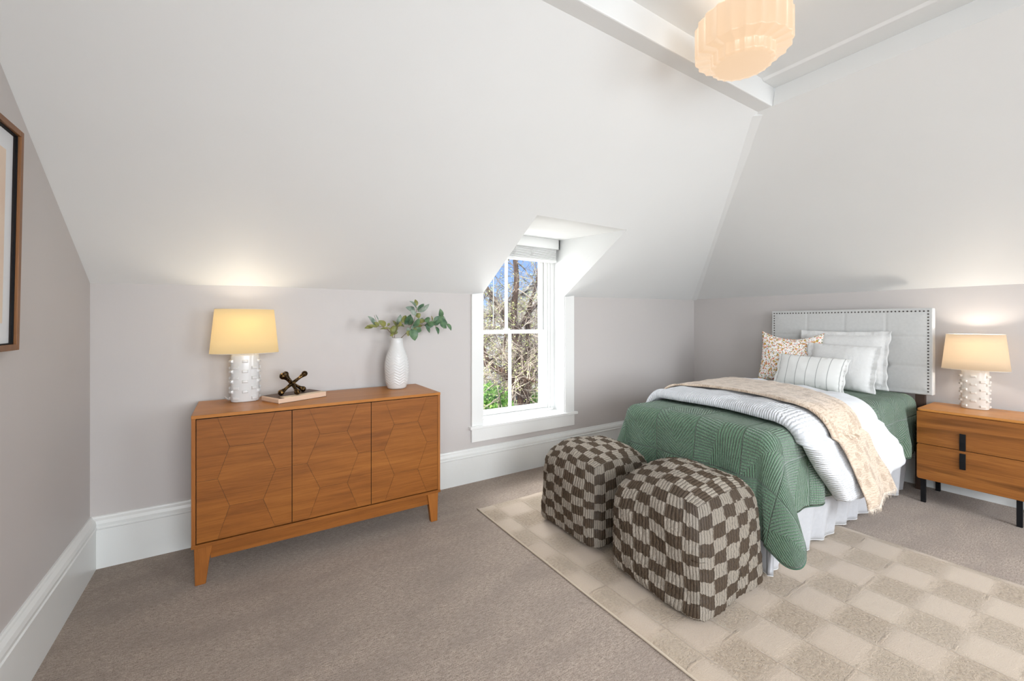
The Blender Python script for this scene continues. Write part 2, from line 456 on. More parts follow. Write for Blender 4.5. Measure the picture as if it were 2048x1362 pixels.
def pouf_mat():
    m = MT('checked_wool', (0.6, 0.52, 0.42), 1.0)
    u = m.tc('UV')        # in check units
    nz = m.noise(u, 14, 2, 0.7)
    s_ = m.n('ShaderNodeSeparateXYZ', {0: u})
    rid = m.math('FLOOR', m.math('MULTIPLY', s_.outputs[0], 5.0), 0)
    jag = m.n('ShaderNodeTexWhiteNoise', {'W': rid}, noise_dimensions='1D').outputs['Value']
    vv = m.math('ADD', s_.outputs[1], m.math('MULTIPLY', m.math('SUBTRACT', jag, 0.5), 0.20))
    vv = m.math('ADD', vv, m.math('MULTIPLY', m.math('SUBTRACT', nz, 0.5), 0.16))
    uu = m.math('ADD', s_.outputs[0], m.math('MULTIPLY', m.math('SUBTRACT', nz, 0.5), 0.06))
    ck = m.math('ABSOLUTE', m.math('MODULO', m.math('ADD', m.math('FLOOR', uu, 0), m.math('FLOOR', vv, 0)), 2.0), 0)
    rib = m.math('ABSOLUTE', m.math('SINE', m.math('ADD', m.math('MULTIPLY', s_.outputs[0], PI * 5.0), m.math('MULTIPLY', m.noise(u, 5, 2), 1.8)), 0), 0)
    loop = m.noise(m.mapping(u, (8, 14, 1)), 1.3, 3, 0.7)
    fz = m.noise(u, 26, 4, 0.75)
    cream = m.ramp(fz, [(0.32, (0.56, 0.46, 0.35)), (0.58, (0.84, 0.75, 0.63))])
    brown = m.ramp(fz, [(0.32, (0.09, 0.052, 0.026)), (0.62, (0.24, 0.165, 0.10))])
    cc = m.mix(ck, cream, brown)
    gap_shade = m.ramp(rib, [(0.0, (0.35, 0.31, 0.27)), (0.55, (1.0, 1.0, 1.0))])  # shade between the yarn ribs, put into the colour
    m.color(m.mix(0.8, cc, gap_shade, 'MULTIPLY'))
    h = m.math('ADD', m.math('POWER', rib, 0.5), m.math('ADD', m.math('MULTIPLY', loop, 1.3), m.math('MULTIPLY', fz, 0.7)))
    m.bump(h, 1.0, 0.030)
    m.b.inputs['Sheen Weight'].default_value = 0.10
    m.b.inputs['Sheen Roughness'].default_value = 0.6
    m.b.inputs['Specular IOR Level'].default_value = 0.05
    return m.m
POUF = pouf_mat()

def rug_mat():
    m = MT('beige_rug', (0.6, 0.5, 0.4), 1.0)
    u = m.tc('UV')        # metres, x right, y away
    s_ = m.n('ShaderNodeSeparateXYZ', {0: u})
    wob = m.math('MULTIPLY', m.math('SUBTRACT', m.noise(u, 22, 3), 0.5), 0.014)
    x = m.math('ADD', m.math('DIVIDE', m.math('ADD', s_.outputs[0], wob), 0.206), 20.70)
    y = m.math('ADD', m.math('DIVIDE', m.math('ADD', s_.outputs[1], wob), 0.172), 20.38)
    fx, fy = m.math('FRACT', x, 0), m.math('FRACT', y, 0)
    ck = m.math('MODULO', m.math('ADD', m.math('FLOOR', x, 0), m.math('FLOOR', y, 0)), 2.0)
    rnd = m.n('ShaderNodeTexWhiteNoise', {'Vector': m.n('ShaderNodeCombineXYZ', {0: m.math('FLOOR', x, 0), 1: m.math('FLOOR', y, 0)}).outputs[0]}, noise_dimensions='2D').outputs['Value']
    sm = m.noise(u, 260, 3, 0.7)
    sh = m.noise(m.mapping(u, (1, 1, 1)), 75, 4, 0.75)
    shag = m.ramp(sh, [(0.30, (0.23, 0.165, 0.108)), (0.5, (0.38, 0.295, 0.21)), (0.68, (0.48, 0.38, 0.285))])
    flat = m.ramp(sm, [(0.3, (0.395, 0.312, 0.238)), (0.7, (0.50, 0.405, 0.318))])
    ex = m.math('MINIMUM', fx, m.math('SUBTRACT', 1.0, fx))
    ey = m.math('MINIMUM', fy, m.math('SUBTRACT', 1.0, fy))
    soft = m.math('MULTIPLY', m.math('MINIMUM', m.math('MULTIPLY', ex, 9.0), 1.0), m.math('MINIMUM', m.math('MULTIPLY', ey, 7.0), 1.0))
    cks = m.math('ADD', 0.5, m.math('MULTIPLY', m.math('SUBTRACT', ck, 0.5), soft))
    c = m.mix(cks, flat, shag)
    c = m.mix(m.math('MULTIPLY', rnd, 0.5), c, (0.47, 0.385, 0.295))
    # carved lines round the blocks
    ex = m.math('MINIMUM', fx, m.math('SUBTRACT', 1.0, fx))
    ey = m.math('MINIMUM', fy, m.math('SUBTRACT', 1.0, fy))
    gy = m.math('MINIMUM', m.math('MULTIPLY', ex, 42.0), 1.0)
    gx = m.math('MINIMUM', m.math('MULTIPLY', ey, 26.0), 1.0)
    gy = m.math('MAXIMUM', gy, m.ramp(m.noise(u, 7, 2), [(0.50, (0.0, 0.0, 0.0)), (0.62, (0.8, 0.8, 0.8))]))
    gx = m.math('MAXIMUM', gx, m.ramp(m.noise(u, 9, 2), [(0.38, (0.25, 0.25, 0.25)), (0.50, (1.0, 1.0, 1.0))]))
    g = m.math('MULTIPLY', gx, gy)
    c = m.mix(m.math('MULTIPLY', m.math('SUBTRACT', 1.0, g), m.math('MULTIPLY', m.noise(u, 5, 2), 0.85)), c, (0.26, 0.195, 0.13))
    m.color(c)
    h = m.math('ADD', m.math('MULTIPLY', g, 0.35), m.math('ADD', m.math('MULTIPLY', sh, m.math('ADD', 0.35, m.math('MULTIPLY', cks, 1.2))), m.math('MULTIPLY', sm, 0.3)))
    m.bump(h, 0.8, 0.010)
    m.b.inputs['Sheen Weight'].default_value = 0.3
    m.b.inputs['Specular IOR Level'].default_value = 0.08
    return m.m
RUGM = rug_mat()
RUGB = MT('rug_binding', (0.50, 0.42, 0.33), 0.95).m

def shade_mat(name, col, emis, glow):
    """fabric of a lit lampshade: lets its bulb shine through and glows softly"""
    m = MT(name, col, 0.9)
    t = m.n('ShaderNodeBsdfTranslucent', {'Color': (*col, 1)})
    mx = m.n('ShaderNodeMixShader', {0: 0.55})
    m.t.links.new(m.b.outputs[0], mx.inputs[1]); m.t.links.new(t.outputs[0], mx.inputs[2])
    em = m.n('ShaderNodeEmission', {'Color': (*emis, 1), 'Strength': glow})
    ad = m.n('ShaderNodeAddShader')
    m.t.links.new(mx.outputs[0], ad.inputs[0]); m.t.links.new(em.outputs[0], ad.inputs[1])
    m.t.links.new(ad.outputs[0], m.t.nodes['Material Output'].inputs[0])
    return m.m
SHADE1 = shade_mat('lampshade_fabric', (0.46, 0.37, 0.21), (1.0, 0.77, 0.43), 0.33)
SHADE2 = shade_mat('lampshade_fabric_cream', (0.46, 0.39, 0.30), (1.0, 0.76, 0.52), 0.26)
def opal():
    m = MT('opal_glass', (0.9, 0.85, 0.75), 0.25)
    lw = m.n('ShaderNodeLayerWeight', {'Blend': 0.35}).outputs['Facing']
    col = m.ramp(lw, [(0.0, (1.0, 0.68, 0.42)), (1.0, (1.0, 0.76, 0.54))])
    m.t.links.new(col, m.b.inputs['Emission Color'])
    m.b.inputs['Emission Strength'].default_value = 0.60
    m.b.inputs['Base Color'].default_value = (0.16, 0.13, 0.10, 1)
    return m.m
OPAL = opal()
def glass():
    m = bpy.data.materials.new('window_glass'); m.use_nodes = True
    t = m.node_tree; t.nodes.clear()
    o = t.nodes.new('ShaderNodeOutputMaterial'); mx = t.nodes.new('ShaderNodeMixShader')
    tr = t.nodes.new('ShaderNodeBsdfTransparent'); gl = t.nodes.new('ShaderNodeBsdfGlossy')
    gl.inputs['Roughness'].default_value = 0.02
    mx.inputs[0].default_value = 0.04
    t.links.new(tr.outputs[0], mx.inputs[1]); t.links.new(gl.outputs[0], mx.inputs[2]); t.links.new(mx.outputs[0], o.inputs[0])
    return m
GLASS = glass()

# ------------------------------------------------------------------ room shell
XL, XR, YW, YB = -0.666, 4.60, 3.08, -1.9
ZC, ZB = 2.75, 2.62                     # flat ceiling, underside of the beams
YO, YI = 1.385, 1.30                    # beam, outer and inner face (window side)
XO = 2.73                               # fascia on the bed side
KN = [(-0.666, 1.508), (0.105, 1.528), (0.644, 1.528), (1.587, 1.535), (2.69, 1.546), (4.60, 1.576)]
knee = lambda x: interp(KN, x)
zs = lambda x, y: knee(x) + (ZB - knee(x)) * (YW - y) / (YW - YO)     # window-side slope
DXL, DXR = 1.695, 2.572                 # dormer opening
DYT = 2.31                              # where the dormer ceiling meets the slope
def struct(o): o['kind'] = 'structure'; return o

bm = B(); box(bm, XL - 0.1, XR + 0.1, YB - 0.1, YW + 0.1, -0.12, 0.0)
struct(obj('floor', bm, CARPET))
# left gable wall
bm = B()
box(bm, XL - 0.1, XL, YB, -1.6, 0, ZC + 0.1); box(bm, XL - 0.1, XL, -1.6, -0.4, 0, 0.7); box(bm, XL - 0.1, XL, -1.6, -0.4, 2.1, ZC + 0.1)  # opening behind the camera is added for the fill lamp
poly_slab(bm, [(XL, -0.4, 0), (XL, YW + 0.1, 0), (XL, YW + 0.1, knee(XL) - 0.03), (XL, YW, knee(XL) + 0.02), (XL, YO, ZB + 0.02), (XL, YO, ZC + 0.1), (XL, -0.4, ZC + 0.1)], (-0.1, 0, 0))
struct(obj('wall_left', bm, WALL))
# window wall (four pieces round the opening, one mesh)
bm = B()
wx0, wx1, wz0 = 1.66, 2.61, 0.43
poly_slab(bm, [(XL, YW, 0), (wx0, YW, 0), (wx0, YW, knee(wx0)), (0.644, YW, knee(0.644)), (0.105, YW, knee(0.105)), (XL, YW, knee(XL))], (0, 0.1, 0))
poly_slab(bm, [(wx1, YW, 0), (XR + 0.1, YW, 0), (XR + 0.1, YW, knee(XR)), (2.69, YW, knee(2.69)), (wx1, YW, knee(wx1))], (0, 0.1, 0))
poly_slab(bm, [(wx0, YW, 0), (wx1, YW, 0), (wx1, YW, wz0), (wx0, YW, wz0)], (0, 0.1, 0))
struct(obj('wall_window_side', bm, WALL))
bm = B()
poly_slab(bm, [(XR, YB, 0), (XR, YW, 0), (XR, YW, 1.576), (XR, YB, 1.565)], (0.1, 0, 0))
struct(obj('wall_right', bm, WALL))
# unseen rear wall, with two openings added to let fill light in
bm = B()
bx = [(XL, -0.2), (1.3, 2.4), (3.9, XR + 0.1)]
for a, b in bx: box(bm, a, b, YB - 0.1, YB, 0, ZC + 0.1)
for a, b in ((-0.2, 1.3), (2.4, 3.9)):
    box(bm, a, b, YB - 0.1, YB, 0, 0.7); box(bm, a, b, YB - 0.1, YB, 2.2, ZC + 0.1)
struct(obj('wall_rear', bm, WALL))

# slopes
def hipz(x): return None
bm = B()
xs = sorted(set([XL - 0.1, XL, 0.105, 0.644, 1.2, DXL, 2.1, DXR, 3.2, 4.0, XR + 0.1] + [2.0, 2.73, 3.6]))
hipx = lambda y: XR - (XR - XO) * (YW - y) / (YW - YO)                # x of the hip line at y
ys = [YW + 0.05, YW, 2.9, 2.7, 2.5, DYT, 2.0, 1.7, YO]
th = Vector((0, 0.05, 0.08))
for x0, x1 in zip(xs, xs[1:]):
    for y0, y1 in zip(ys, ys[1:]):
        if x0 >= DXL - 1e-6 and x1 <= DXR + 1e-6 and y1 >= DYT - 1e-6: continue
        # clip by the hip: x <= hipx(y)
        P = [(x0, y0), (x1, y0), (x1, y1), (x0, y1)]
        out = []
        for i in range(4):
            a, b = P[i], P[(i + 1) % 4]
            fa, fb = a[0] - hipx(a[1]), b[0] - hipx(b[1])
            if fa <= 1e-9: out.append(a)
            if (fa < -1e-9 and fb > 1e-9) or (fa > 1e-9 and fb < -1e-9):
                t = fa / (fa - fb); out.append((lerp(a[0], b[0], t), lerp(a[1], b[1], t)))
        if len(out) >= 3: poly_slab(bm, [(x, y, zs(x, y)) for x, y in out], th)
bmesh.ops.remove_doubles(bm, verts=bm.verts, dist=1e-5)
struct(obj('ceiling_slope_window_side', bm, WHITE, recalc=True))
zr = lambda x, y: lerp(1.565, ZB, (XR - x) / (XR - XO)) + 0.011 * max(0, (y - 0)) / YW * (x - XO) / (XR - XO)
bm = B()
pr = [(XR + 0.05, YB - 0.1), (XR + 0.05, YW + 0.05), (XR, YW), (XO, YO), (XO, YB - 0.1)]
prs = [(x, y) for x, y in pr]
N = 12
for i in range(N):
    xa, xb = lerp(XO, XR, i / N), lerp(XO, XR, (i + 1) / N)
    ya, yb = lerp(YO, YW, i / N), lerp(YO, YW, (i + 1) / N)
    poly_slab(bm, [(xa, YB - 0.1, zr(xa, 0)), (xb, YB - 0.1, zr(xb, 0)), (xb, yb, zs(xb, yb)), (xa, ya, zs(xa, ya))], (0.05, 0, 0.08))
bmesh.ops.remove_doubles(bm, verts=bm.verts, dist=1e-5)
struct(obj('ceiling_slope_bed_side', bm, WHITE))
# flat ceiling
bm = B(); box(bm, XL - 0.1, XO + 0.12, YB - 0.1, YI + 0.1, ZC, ZC + 0.1)
struct(obj('ceiling', bm, WHITE))
# boxed beam along the window side, and fascia with a raised band along the bed side
bm = B(); box(bm, XL, XO + 0.03, YI, YO + 0.012, ZB, ZC + 0.02)
struct(obj('trim_1', bm, WHITE, bevel=0.006))
bm = B()
poly_slab(bm, [(XO, YB, ZB + 0.002), (XO + 0.03, YB, ZC), (XO + 0.1, YB, ZC), (XO + 0.1, YB, ZB)], (0, YI - YB, 0))
struct(obj('trim_2', bm, WHITE, bevel=0.004))
bm = B()
poly_slab(bm, [(XO + 0.03, YB, ZC - 0.012), (XO - 0.11, YB, ZC - 0.012), (XO - 0.135, YB, ZC + 0.01), (XO + 0.03, YB, ZC + 0.01)], (0, YI - YB, 0))
struct(obj('trim_3', bm, WHITE, bevel=0.003))
# taped strip up the hip
bm = B()
A = Vector((XR, YW, knee(XR))); Bp = Vector((XO, YO, ZB))
ax = (Bp - A).normalized(); side = ax.cross(Vector((0, 0, 1))).normalized(); dn = ax.cross(side).normalized()
if dn.z > 0: dn = -dn
hw, lift = 0.028, 0.013
random.seed(3)
K = 46
ra, rb = [], []
for k in range(K + 1):
    c = A.lerp(Bp, 0.002 + k / K * 0.992)
    w1 = hw + random.uniform(-0.0035, 0.0035); w2 = hw + random.uniform(-0.002, 0.002)
    ra.append([bm.verts.new(c + side * w1 + dn * lift), bm.verts.new(c - side * w2 + dn * lift), bm.verts.new(c - side * w2 - dn * 0.03), bm.verts.new(c + side * w1 - dn * 0.03)])
for a, b in zip(ra, ra[1:]):
    for i in range(4): bm.faces.new((a[i], a[(i + 1) % 4], b[(i + 1) % 4], b[i]))
bm.faces.new(ra[0]); bm.faces.new(ra[-1][::-1])
struct(obj('trim_4', bm, WHITE))

# dormer: cheeks and ceiling
YWIN = 3.25
zt0, zt1 = zs(2.1, DYT), 2.10
bm = B()
xr1 = 2.612
poly_slab(bm, [(DXR, DYT, zt0 + 0.012), (DXR, YW, knee(DXR) + 0.012), (DXR, YW, wz0), (xr1, YWIN + 0.2, wz0), (xr1, YWIN + 0.2, zt1 + 0.03)], (0.06, 0, 0))
struct(obj('wall_dormer_right', bm, WHITE))
bm = B()
xl1 = 1.60
poly_slab(bm, [(DXL, DYT, zt0 + 0.012), (DXL, YW, knee(DXL) + 0.012), (DXL, YW, wz0), (xl1, YWIN + 0.2, wz0), (xl1, YWIN + 0.2, zt1 + 0.03)], (-0.06, 0, 0))
struct(obj('wall_dormer_left', bm, WHITE))
bm = B()
poly_slab(bm, [(DXL - 0.06, DYT, zt0 + 0.003), (DXR + 0.06, DYT, zt0 + 0.003), (xr1 + 0.06, YWIN + 0.2, zt1 + 0.012), (xl1 - 0.06, YWIN + 0.2, zt1 + 0.012)], (0, 0, 0.06))
struct(obj('ceiling_dormer', bm, WHITE))

# baseboards (tall board with a moulded cap)
PROF = [(0, 0), (0.030, 0), (0.030, 0.205), (0.034, 0.210), (0.034, 0.216), (0.029, 0.220), (0.031, 0.236), (0.026, 0.252), (0.014, 0.262), (0.012, 0.268), (0.007, 0.272), (0, 0.272)]
def baseboard(name, p0, p1, nrm, m0, m1):
    """profile swept from p0 to p1, mitred by m0/m1 (shift along the run per unit of depth)"""
    bm = B()
    d = (Vector(p1) - Vector(p0)).normalized(); n = Vector(nrm)
    a = [bm.verts.new(Vector(p0) + n * x + Vector((0, 0, z)) + d * x * m0) for x, z in PROF]
    b = [bm.verts.new(Vector(p1) + n * x + Vector((0, 0, z)) - d * x * m1) for x, z in PROF]
    for i in range(len(PROF)):
        j = (i + 1) % len(PROF)
        bm.faces.new((a[i], a[j], b[j], b[i]))
    bm.faces.new(a[::-1]); bm.faces.new(b)
    return struct(obj(name, bm, BASEB))
baseboard('baseboard_left', (XL, YB, 0), (XL, YW, 0), (1, 0, 0), 0, 1)
baseboard('baseboard_window_side', (XL, YW, 0), (XR, YW, 0), (0, -1, 0), 1, 1)
baseboard('baseboard_right', (XR, YW, 0), (XR, YB, 0), (-1, 0, 0), 1, 0)

# ------------------------------------------------------------------ dormer window
win = thing('window_1', (0, 0, 0), kind='structure')
for side_, a, b in (('l', 1.587, DXL), ('r', DXR, 2.682)):
    bm = B()
    poly_slab(bm, [(a, YW - 0.02, 0.452), (b, YW - 0.02, 0.452), (b, YW - 0.02, knee(b) + 0.01), (a, YW - 0.02, knee(a) - 0.004)], (0, 0.03, 0))
    obj('casing', bm, TRIM, win, bevel=0.002)
# thin inner stop on the cheek edge
bm = B(); box(bm, DXR - 0.010, DXR + 0.004, YW - 0.012, YW + 0.03, 0.452, knee(DXR) - 0.005)
obj('jamb_edge', bm, TRIM, win, bevel=0.002)
bm = B()
box(bm, 1.565, 2.712, YW - 0.042, YWIN + 0.01, 0.428, 0.452)
obj('sill', bm, TRIM, win, bevel=0.004)
bm = B(); box(bm, 1.585, 2.684, YW - 0.022, YW + 0.01, 0.322, 0.428)
obj('apron', bm, TRIM, win, bevel=0.002)
# frame: jambs with stops, head and inner sill
bm = B()
for s, xe in ((1, 2.612), (-1, 1.60)):
    xi = xe - s * 0.118
    def bb(x0, x1, y0, y1, z0=0.452, z1=2.11): box(bm, min(x0, x1), max(x0, x1), y0, y1, z0, z1)
    bb(xe, xi - s * 0.0 + s * 0.055, YWIN, YWIN + 0.15)
    bb(xi + s * 0.055, xi + s * 0.030, YWIN + 0.010, YWIN + 0.15)
    bb(xi + s * 0.030, xi, YWIN + 0.022, YWIN + 0.032)
    bb(xi + s * 0.030, xi + s * 0.010, YWIN + 0.032, YWIN + 0.15)
box(bm, 1.60, 2.612, YWIN + 0.012, YWIN + 0.15, 1.905, 2.11)
box(bm, 1.60, 2.56, YWIN - 0.02, YWIN + 0.06, 0.452, 0.472)
box(bm, 1.60, 2.612, YWIN + 0.06, YWIN + 0.2, 0.42, 0.476)
obj('frame', bm, TRIM, win, bevel=0.003)
def sash(name, x0, x1, z0, z1, y0, y1, st, top, bot, mx_):
    r = B()
    box(r, x0, x0 + st, y0, y1, z0, z1); box(r, x1 - st, x1, y0, y1, z0, z1)
    box(r, x0 + st, x1 - st, y0, y1, z0, z0 + bot); box(r, x0 + st, x1 - st, y0, y1, z1 - top, z1)
    box(r, mx_ - 0.012, mx_ + 0.012, y0 + 0.004, y1 - 0.004, z0 + bot, z1 - top)
    s = obj(name, r, TRIM, win, bevel=0.003)
    g = B(); ym = (y0 + y1) / 2; box(g, x0 + st - 0.003, x1 - st + 0.003, ym - 0.002, ym + 0.002, z0 + bot - 0.003, z1 - top + 0.003)
    obj('pane', g, GLASS, s)
    return s
SX0, SX1 = 1.712, 2.500
sash('lower_sash', SX0, SX1, 0.475, 1.232, 3.272, 3.304, 0.044, 0.034, 0.044, 2.098)
sash('upper_sash', SX0, SX1, 1.196, 1.935, 3.310, 3.342, 0.044, 0.034, 0.034, 2.083)
bm = B(); box(bm, 2.05, 2.10, 3.285, 3.318, 1.232, 1.244); ico(bm, Vector((2.075, 3.295, 1.247)), 0.011, 1)
obj('sash_lock', bm, TRIM, win)

# raised blind
blind = thing('window_blind', (2.1, 3.2, 1.87), label='white horizontal blind drawn fully up at the top of the dormer window', cat='blind')
def bl(name, *boxes, **k):
    b = B()
    for q in boxes: box(b, q[0] - 2.1, q[1] - 2.1, q[2] - 3.2, q[3] - 3.2, q[4] - 1.87, q[5] - 1.87)
    return obj(name, b, k.pop('mat', TRIM), blind, **k)
bl('valance', (1.63, 2.590, 3.165, 3.185, 2.000, 2.094), (2.575, 2.590, 3.165, 3.245, 2.000, 2.094), (1.63, 1.645, 3.165, 3.245, 2.000, 2.094), bevel=0.003)
bl('headrail', (1.66, 2.57, 3.19, 3.243, 2.03, 2.090))
bl('slat_stack', *[(1.66, 2.566, 3.186 + (k % 2) * 0.002, 3.244, 1.902 + k * 0.0105, 1.902 + k * 0.0105 + 0.0075) for k in range(12)], bevel=0.001)
bl('bottom_rail', (1.66, 2.568, 3.184, 3.244, 1.878, 1.900), bevel=0.003)
bm = B()
tube(bm, [(-0.235, -0.012, 0.16), (-0.236, -0.013, -0.10), (-0.238, -0.012, -0.60)], 0.0042, 6)
obj('tilt_wand', bm, TRIM, blind, smooth=True)
for xx in (0.18, -0.02):
    bm = B()
    for k in range(5):
        tube(bm, [(xx - 0.02 + k * 0.010, -0.017, 0.14 - 0.01 * (k % 2)), (xx - 0.015 + k * 0.008, -0.019, 0.09), (xx + k * 0.004 - 0.012, -0.018, 0.045 + 0.012 * (k % 3))], 0.0016, 5)
    obj('ladder_cord', bm, TRIM, blind, smooth=True)

# unseen windows, added in the rear wall for the fill lamps
for i, (a, b) in enumerate(((-0.2, 1.3), (2.4, 3.9))):
    w = thing('window_%d' % (i + 2), (0, 0, 0), kind='structure')
    r = B()
    for x0, x1, z0, z1 in ((a, a + .05, .7, 2.2), (b - .05, b, .7, 2.2), (a, b, .7, .76), (a, b, 2.14, 2.2), (a, b, 1.43, 1.47)):
        box(r, x0, x1, YB - 0.08, YB - 0.04, z0, z1)
    for x0, x1, z0, z1 in ((a - .1, a, .6, 2.3), (b, b + .1, .6, 2.3), (a - .1, b + .1, 2.2, 2.3), (a - .12, b + .12, .6, .7)):
        box(r, x0, x1, YB, YB + 0.02, z0, z1)
    obj('window_frame', r, TRIM, w, bevel=0.003)
    g = B(); box(g, a + .04, b - .04, YB - 0.062, YB - 0.058, .74, 2.16); obj('pane', g, GLASS, w)

w = thing('window_4', (0, 0, 0), kind='structure')  # unseen window, added in the gable wall for its fill lamp
r = B()
for y0, y1, z0, z1 in ((-1.6, -1.55, .7, 2.1), (-.45, -.4, .7, 2.1), (-1.6, -.4, .7, .76), (-1.6, -.4, 2.04, 2.1), (-1.6, -.4, 1.38, 1.42)): box(r, XL - 0.08, XL - 0.04, y0, y1, z0, z1)
for y0, y1, z0, z1 in ((-1.7, -1.6, .6, 2.2), (-.4, -.3, .6, 2.2), (-1.7, -.3, 2.1, 2.2), (-1.72, -.28, .6, .7)): box(r, XL, XL + 0.02, y0, y1, z0, z1)
obj('window_frame', r, TRIM, w, bevel=0.003)
g = B(); box(g, XL - 0.062, XL - 0.058, -1.56, -.44, .74, 2.06); obj('pane', g, GLASS, w)

# ------------------------------------------------------------------ rug
def rug():
    t = thing('area_rug', (0, 0, 0), label='large beige area rug with a carved checkerboard of smooth and shaggy blocks', cat='rug')
    x0, x1, y0, y1 = 1.388, 3.215, -0.35, 2.592
    ni, nj = 60, 90
    def P(a, b):
        x, y = lerp(x0, x1, a), lerp(y0, y1, b)
        e = min(x - x0, x1 - x, y - y0, y1 - y)
        x += (0.035 * max(0, 1.2 - y) * (a)) + 0.004 * noise.noise((y * 3, x, 0))
        z = 0.013 * min(1, e / 0.02 + 0.15) + 0.0015 * noise.noise((x * 9, y * 9, 1.3))
        return (x, y, max(0.002, z))
    o = grid_mesh('rug_pile', P, ni, nj, RUGM, t, uv=lambda a, b: (lerp(x0, x1, a), lerp(y0, y1, b)), smooth=True)
    bm = B()
    tube(bm, [(x0 - 0.001 + 0.003 * noise.noise((lerp(y0, y1, k / 60) * 3, 0, 0)), lerp(y0, y1, k / 60), 0.006) for k in range(61)], 0.0055, 6)
    obj('edge_binding', bm, RUGB, t, smooth=True)
rug()

# ------------------------------------------------------------------ sideboard
sb = thing('sideboard', (0.451, 2.575, 0), label='low honey brown wooden sideboard with three geometric inlaid doors', cat='sideboard')
def sbo(name, bm, mat, **k): return obj(name, bm, mat, sb, **k)
def bxs(*qs):
    b = B()
    for q in qs: box(b, *q)
    return b
W2, DEP = 0.652, 0.460
sbo('top_panel', bxs((-W2, W2, -0.002, DEP, 0.826, 0.843)), SBTOP, bevel=0.0015)
sbo('side_panel', bxs((-W2 + 0.001, -W2 + 0.018, 0.0, DEP, 0.207, 0.826)), SBWZ, bevel=0.001)
sbo('side_panel', bxs((W2 - 0.018, W2 - 0.001, 0.0, DEP, 0.207, 0.826)), SBWZ, bevel=0.001)
sbo('bottom_panel', bxs((-W2, W2, -0.002, DEP, 0.190, 0.207)), SBW, bevel=0.001)
sbo('carcass', bxs((-W2 + 0.018, W2 - 0.018, 0.022, DEP - 0.002, 0.207, 0.826)), DARKGAP)
sbo('apron', bxs((-0.575, 0.580, 0.022, 0.044, 0.118, 0.190)), SBW2, bevel=0.001)
for (lx, ly, sxg) in ((-1, 0, 1), (1, 0, -1), (-1, 1, 1), (1, 1, -1)):
    b = B()
    y0 = 0.010 if ly == 0 else DEP - 0.06
    xo = lx * 0.642
    top = [(xo, y0), (xo + sxg * 0.076, y0), (xo + sxg * 0.076, y0 + 0.045), (xo, y0 + 0.045)]
    bot = [(xo + sxg * 0.004, y0 + 0.004), (xo + sxg * 0.048, y0 + 0.004), (xo + sxg * 0.048, y0 + 0.036), (xo + sxg * 0.004, y0 + 0.036)]
    mid = [(lerp(a[0], c[0], 0.45), lerp(a[1], c[1], 0.45)) for a, c in zip(top, bot)]
    rings = [[b.verts.new((p[0], p[1], z)) for p in pts] for pts, z in ((top, 0.190), (mid, 0.12), (bot, 0.0))]
    for r0, r1 in zip(rings, rings[1:]):
        for i in range(4): b.faces.new((r0[i], r0[(i + 1) % 4], r1[(i + 1) % 4], r1[i]))
    b.faces.new(rings[0]); b.faces.new(rings[-1][::-1])
    sbo('leg', b, SBWZ, bevel=0.003)
def door(x0, x1, lz, rz, cuts_c, cuts_l, cuts_r):
    """door front made of veneer facets separated by hairline joints"""
    z0, z1 = 0.212, 0.822
    b = B()
    box(b, x0, x1, 0.004, 0.020, z0, z1, mi=0)
    def facet(pts, mi):
        c = Vector((sum(p[0] for p in pts) / len(pts), 0, sum(p[1] for p in pts) / len(pts)))
        g = 0.00055
        vs = []
        for p in pts:
            d = Vector((p[0], 0, p[1])) - c
            k = max(0, 1 - g * 1.5 / max(d.length, 0.01))
            vs.append(c + d * k)
        a = [b.verts.new((v.x, 0.004, v.z)) for v in vs]
        f = [b.verts.new((v.x, 0.0022, v.z)) for v in vs]
        fc = b.faces.new(f); fc.material_index = mi
        n = len(vs)
        for i in range(n):
            q = b.faces.new((a[i], a[(i + 1) % n], f[(i + 1) % n], f[i])); q.material_index = mi
    def at(zz, z):
        return interp(sorted([(q[1], q[0]) for q in zz]), z)
    def band(left, right, cuts, mats):
        zc = [z0] + sorted(cuts) + [z1]
        for k in range(len(zc) - 1):
            za, zb = zc[k], zc[k + 1]
            def side(s):
                if not isinstance(s, list): return [(s, za), (s, zb)]
                mids = [(q[0], q[1]) for q in sorted(s, key=lambda q: q[1]) if za < q[1] < zb]
                return [(at(s, za), za)] + mids + [(at(s, zb), zb)]
            L, R = side(left), side(right)
            facet(R + L[::-1], mats[k % len(mats)])
    band(x0, lz, cuts_l, (1, 2)); band(lz, rz, cuts_c, (2, 1)); band(rz, x1, cuts_r, (1, 2, 1))
    return sbo('door', b, (DARKGAP, SBW, SBW2), recalc=True)
ox = 0.451
zz = lambda *p: [(x - ox, z) for x, z in p]
door(-0.180 - ox, 0.2365 - ox, zz((-0.095, 0.822), (-0.044, 0.669), (-0.095, 0.515), (-0.044, 0.368), (-0.095, 0.212)), zz((0.158, 0.822), (0.103, 0.669), (0.160, 0.517), (0.103, 0.369), (0.158, 0.212)), [0.669, 0.37], [0.515], [0.517])
door(0.2395 - ox, 0.6585 - ox, zz((0.322, 0.822), (0.378, 0.677), (0.312, 0.520), (0.378, 0.369), (0.322, 0.212)), zz((0.584, 0.822), (0.524, 0.670), (0.586, 0.530), (0.524, 0.368), (0.584, 0.212)), [0.372, 0.67], [0.52], [0.53])
door(0.6615 - ox, 1.0835 - ox, zz((0.742, 0.822), (0.799, 0.673), (0.737, 0.524), (0.799, 0.362), (0.742, 0.212)), zz((1.010, 0.822), (0.950, 0.674), (1.012, 0.530), (0.950, 0.368), (1.010, 0.212)), [0.37, 0.672], [0.524], [0.53])

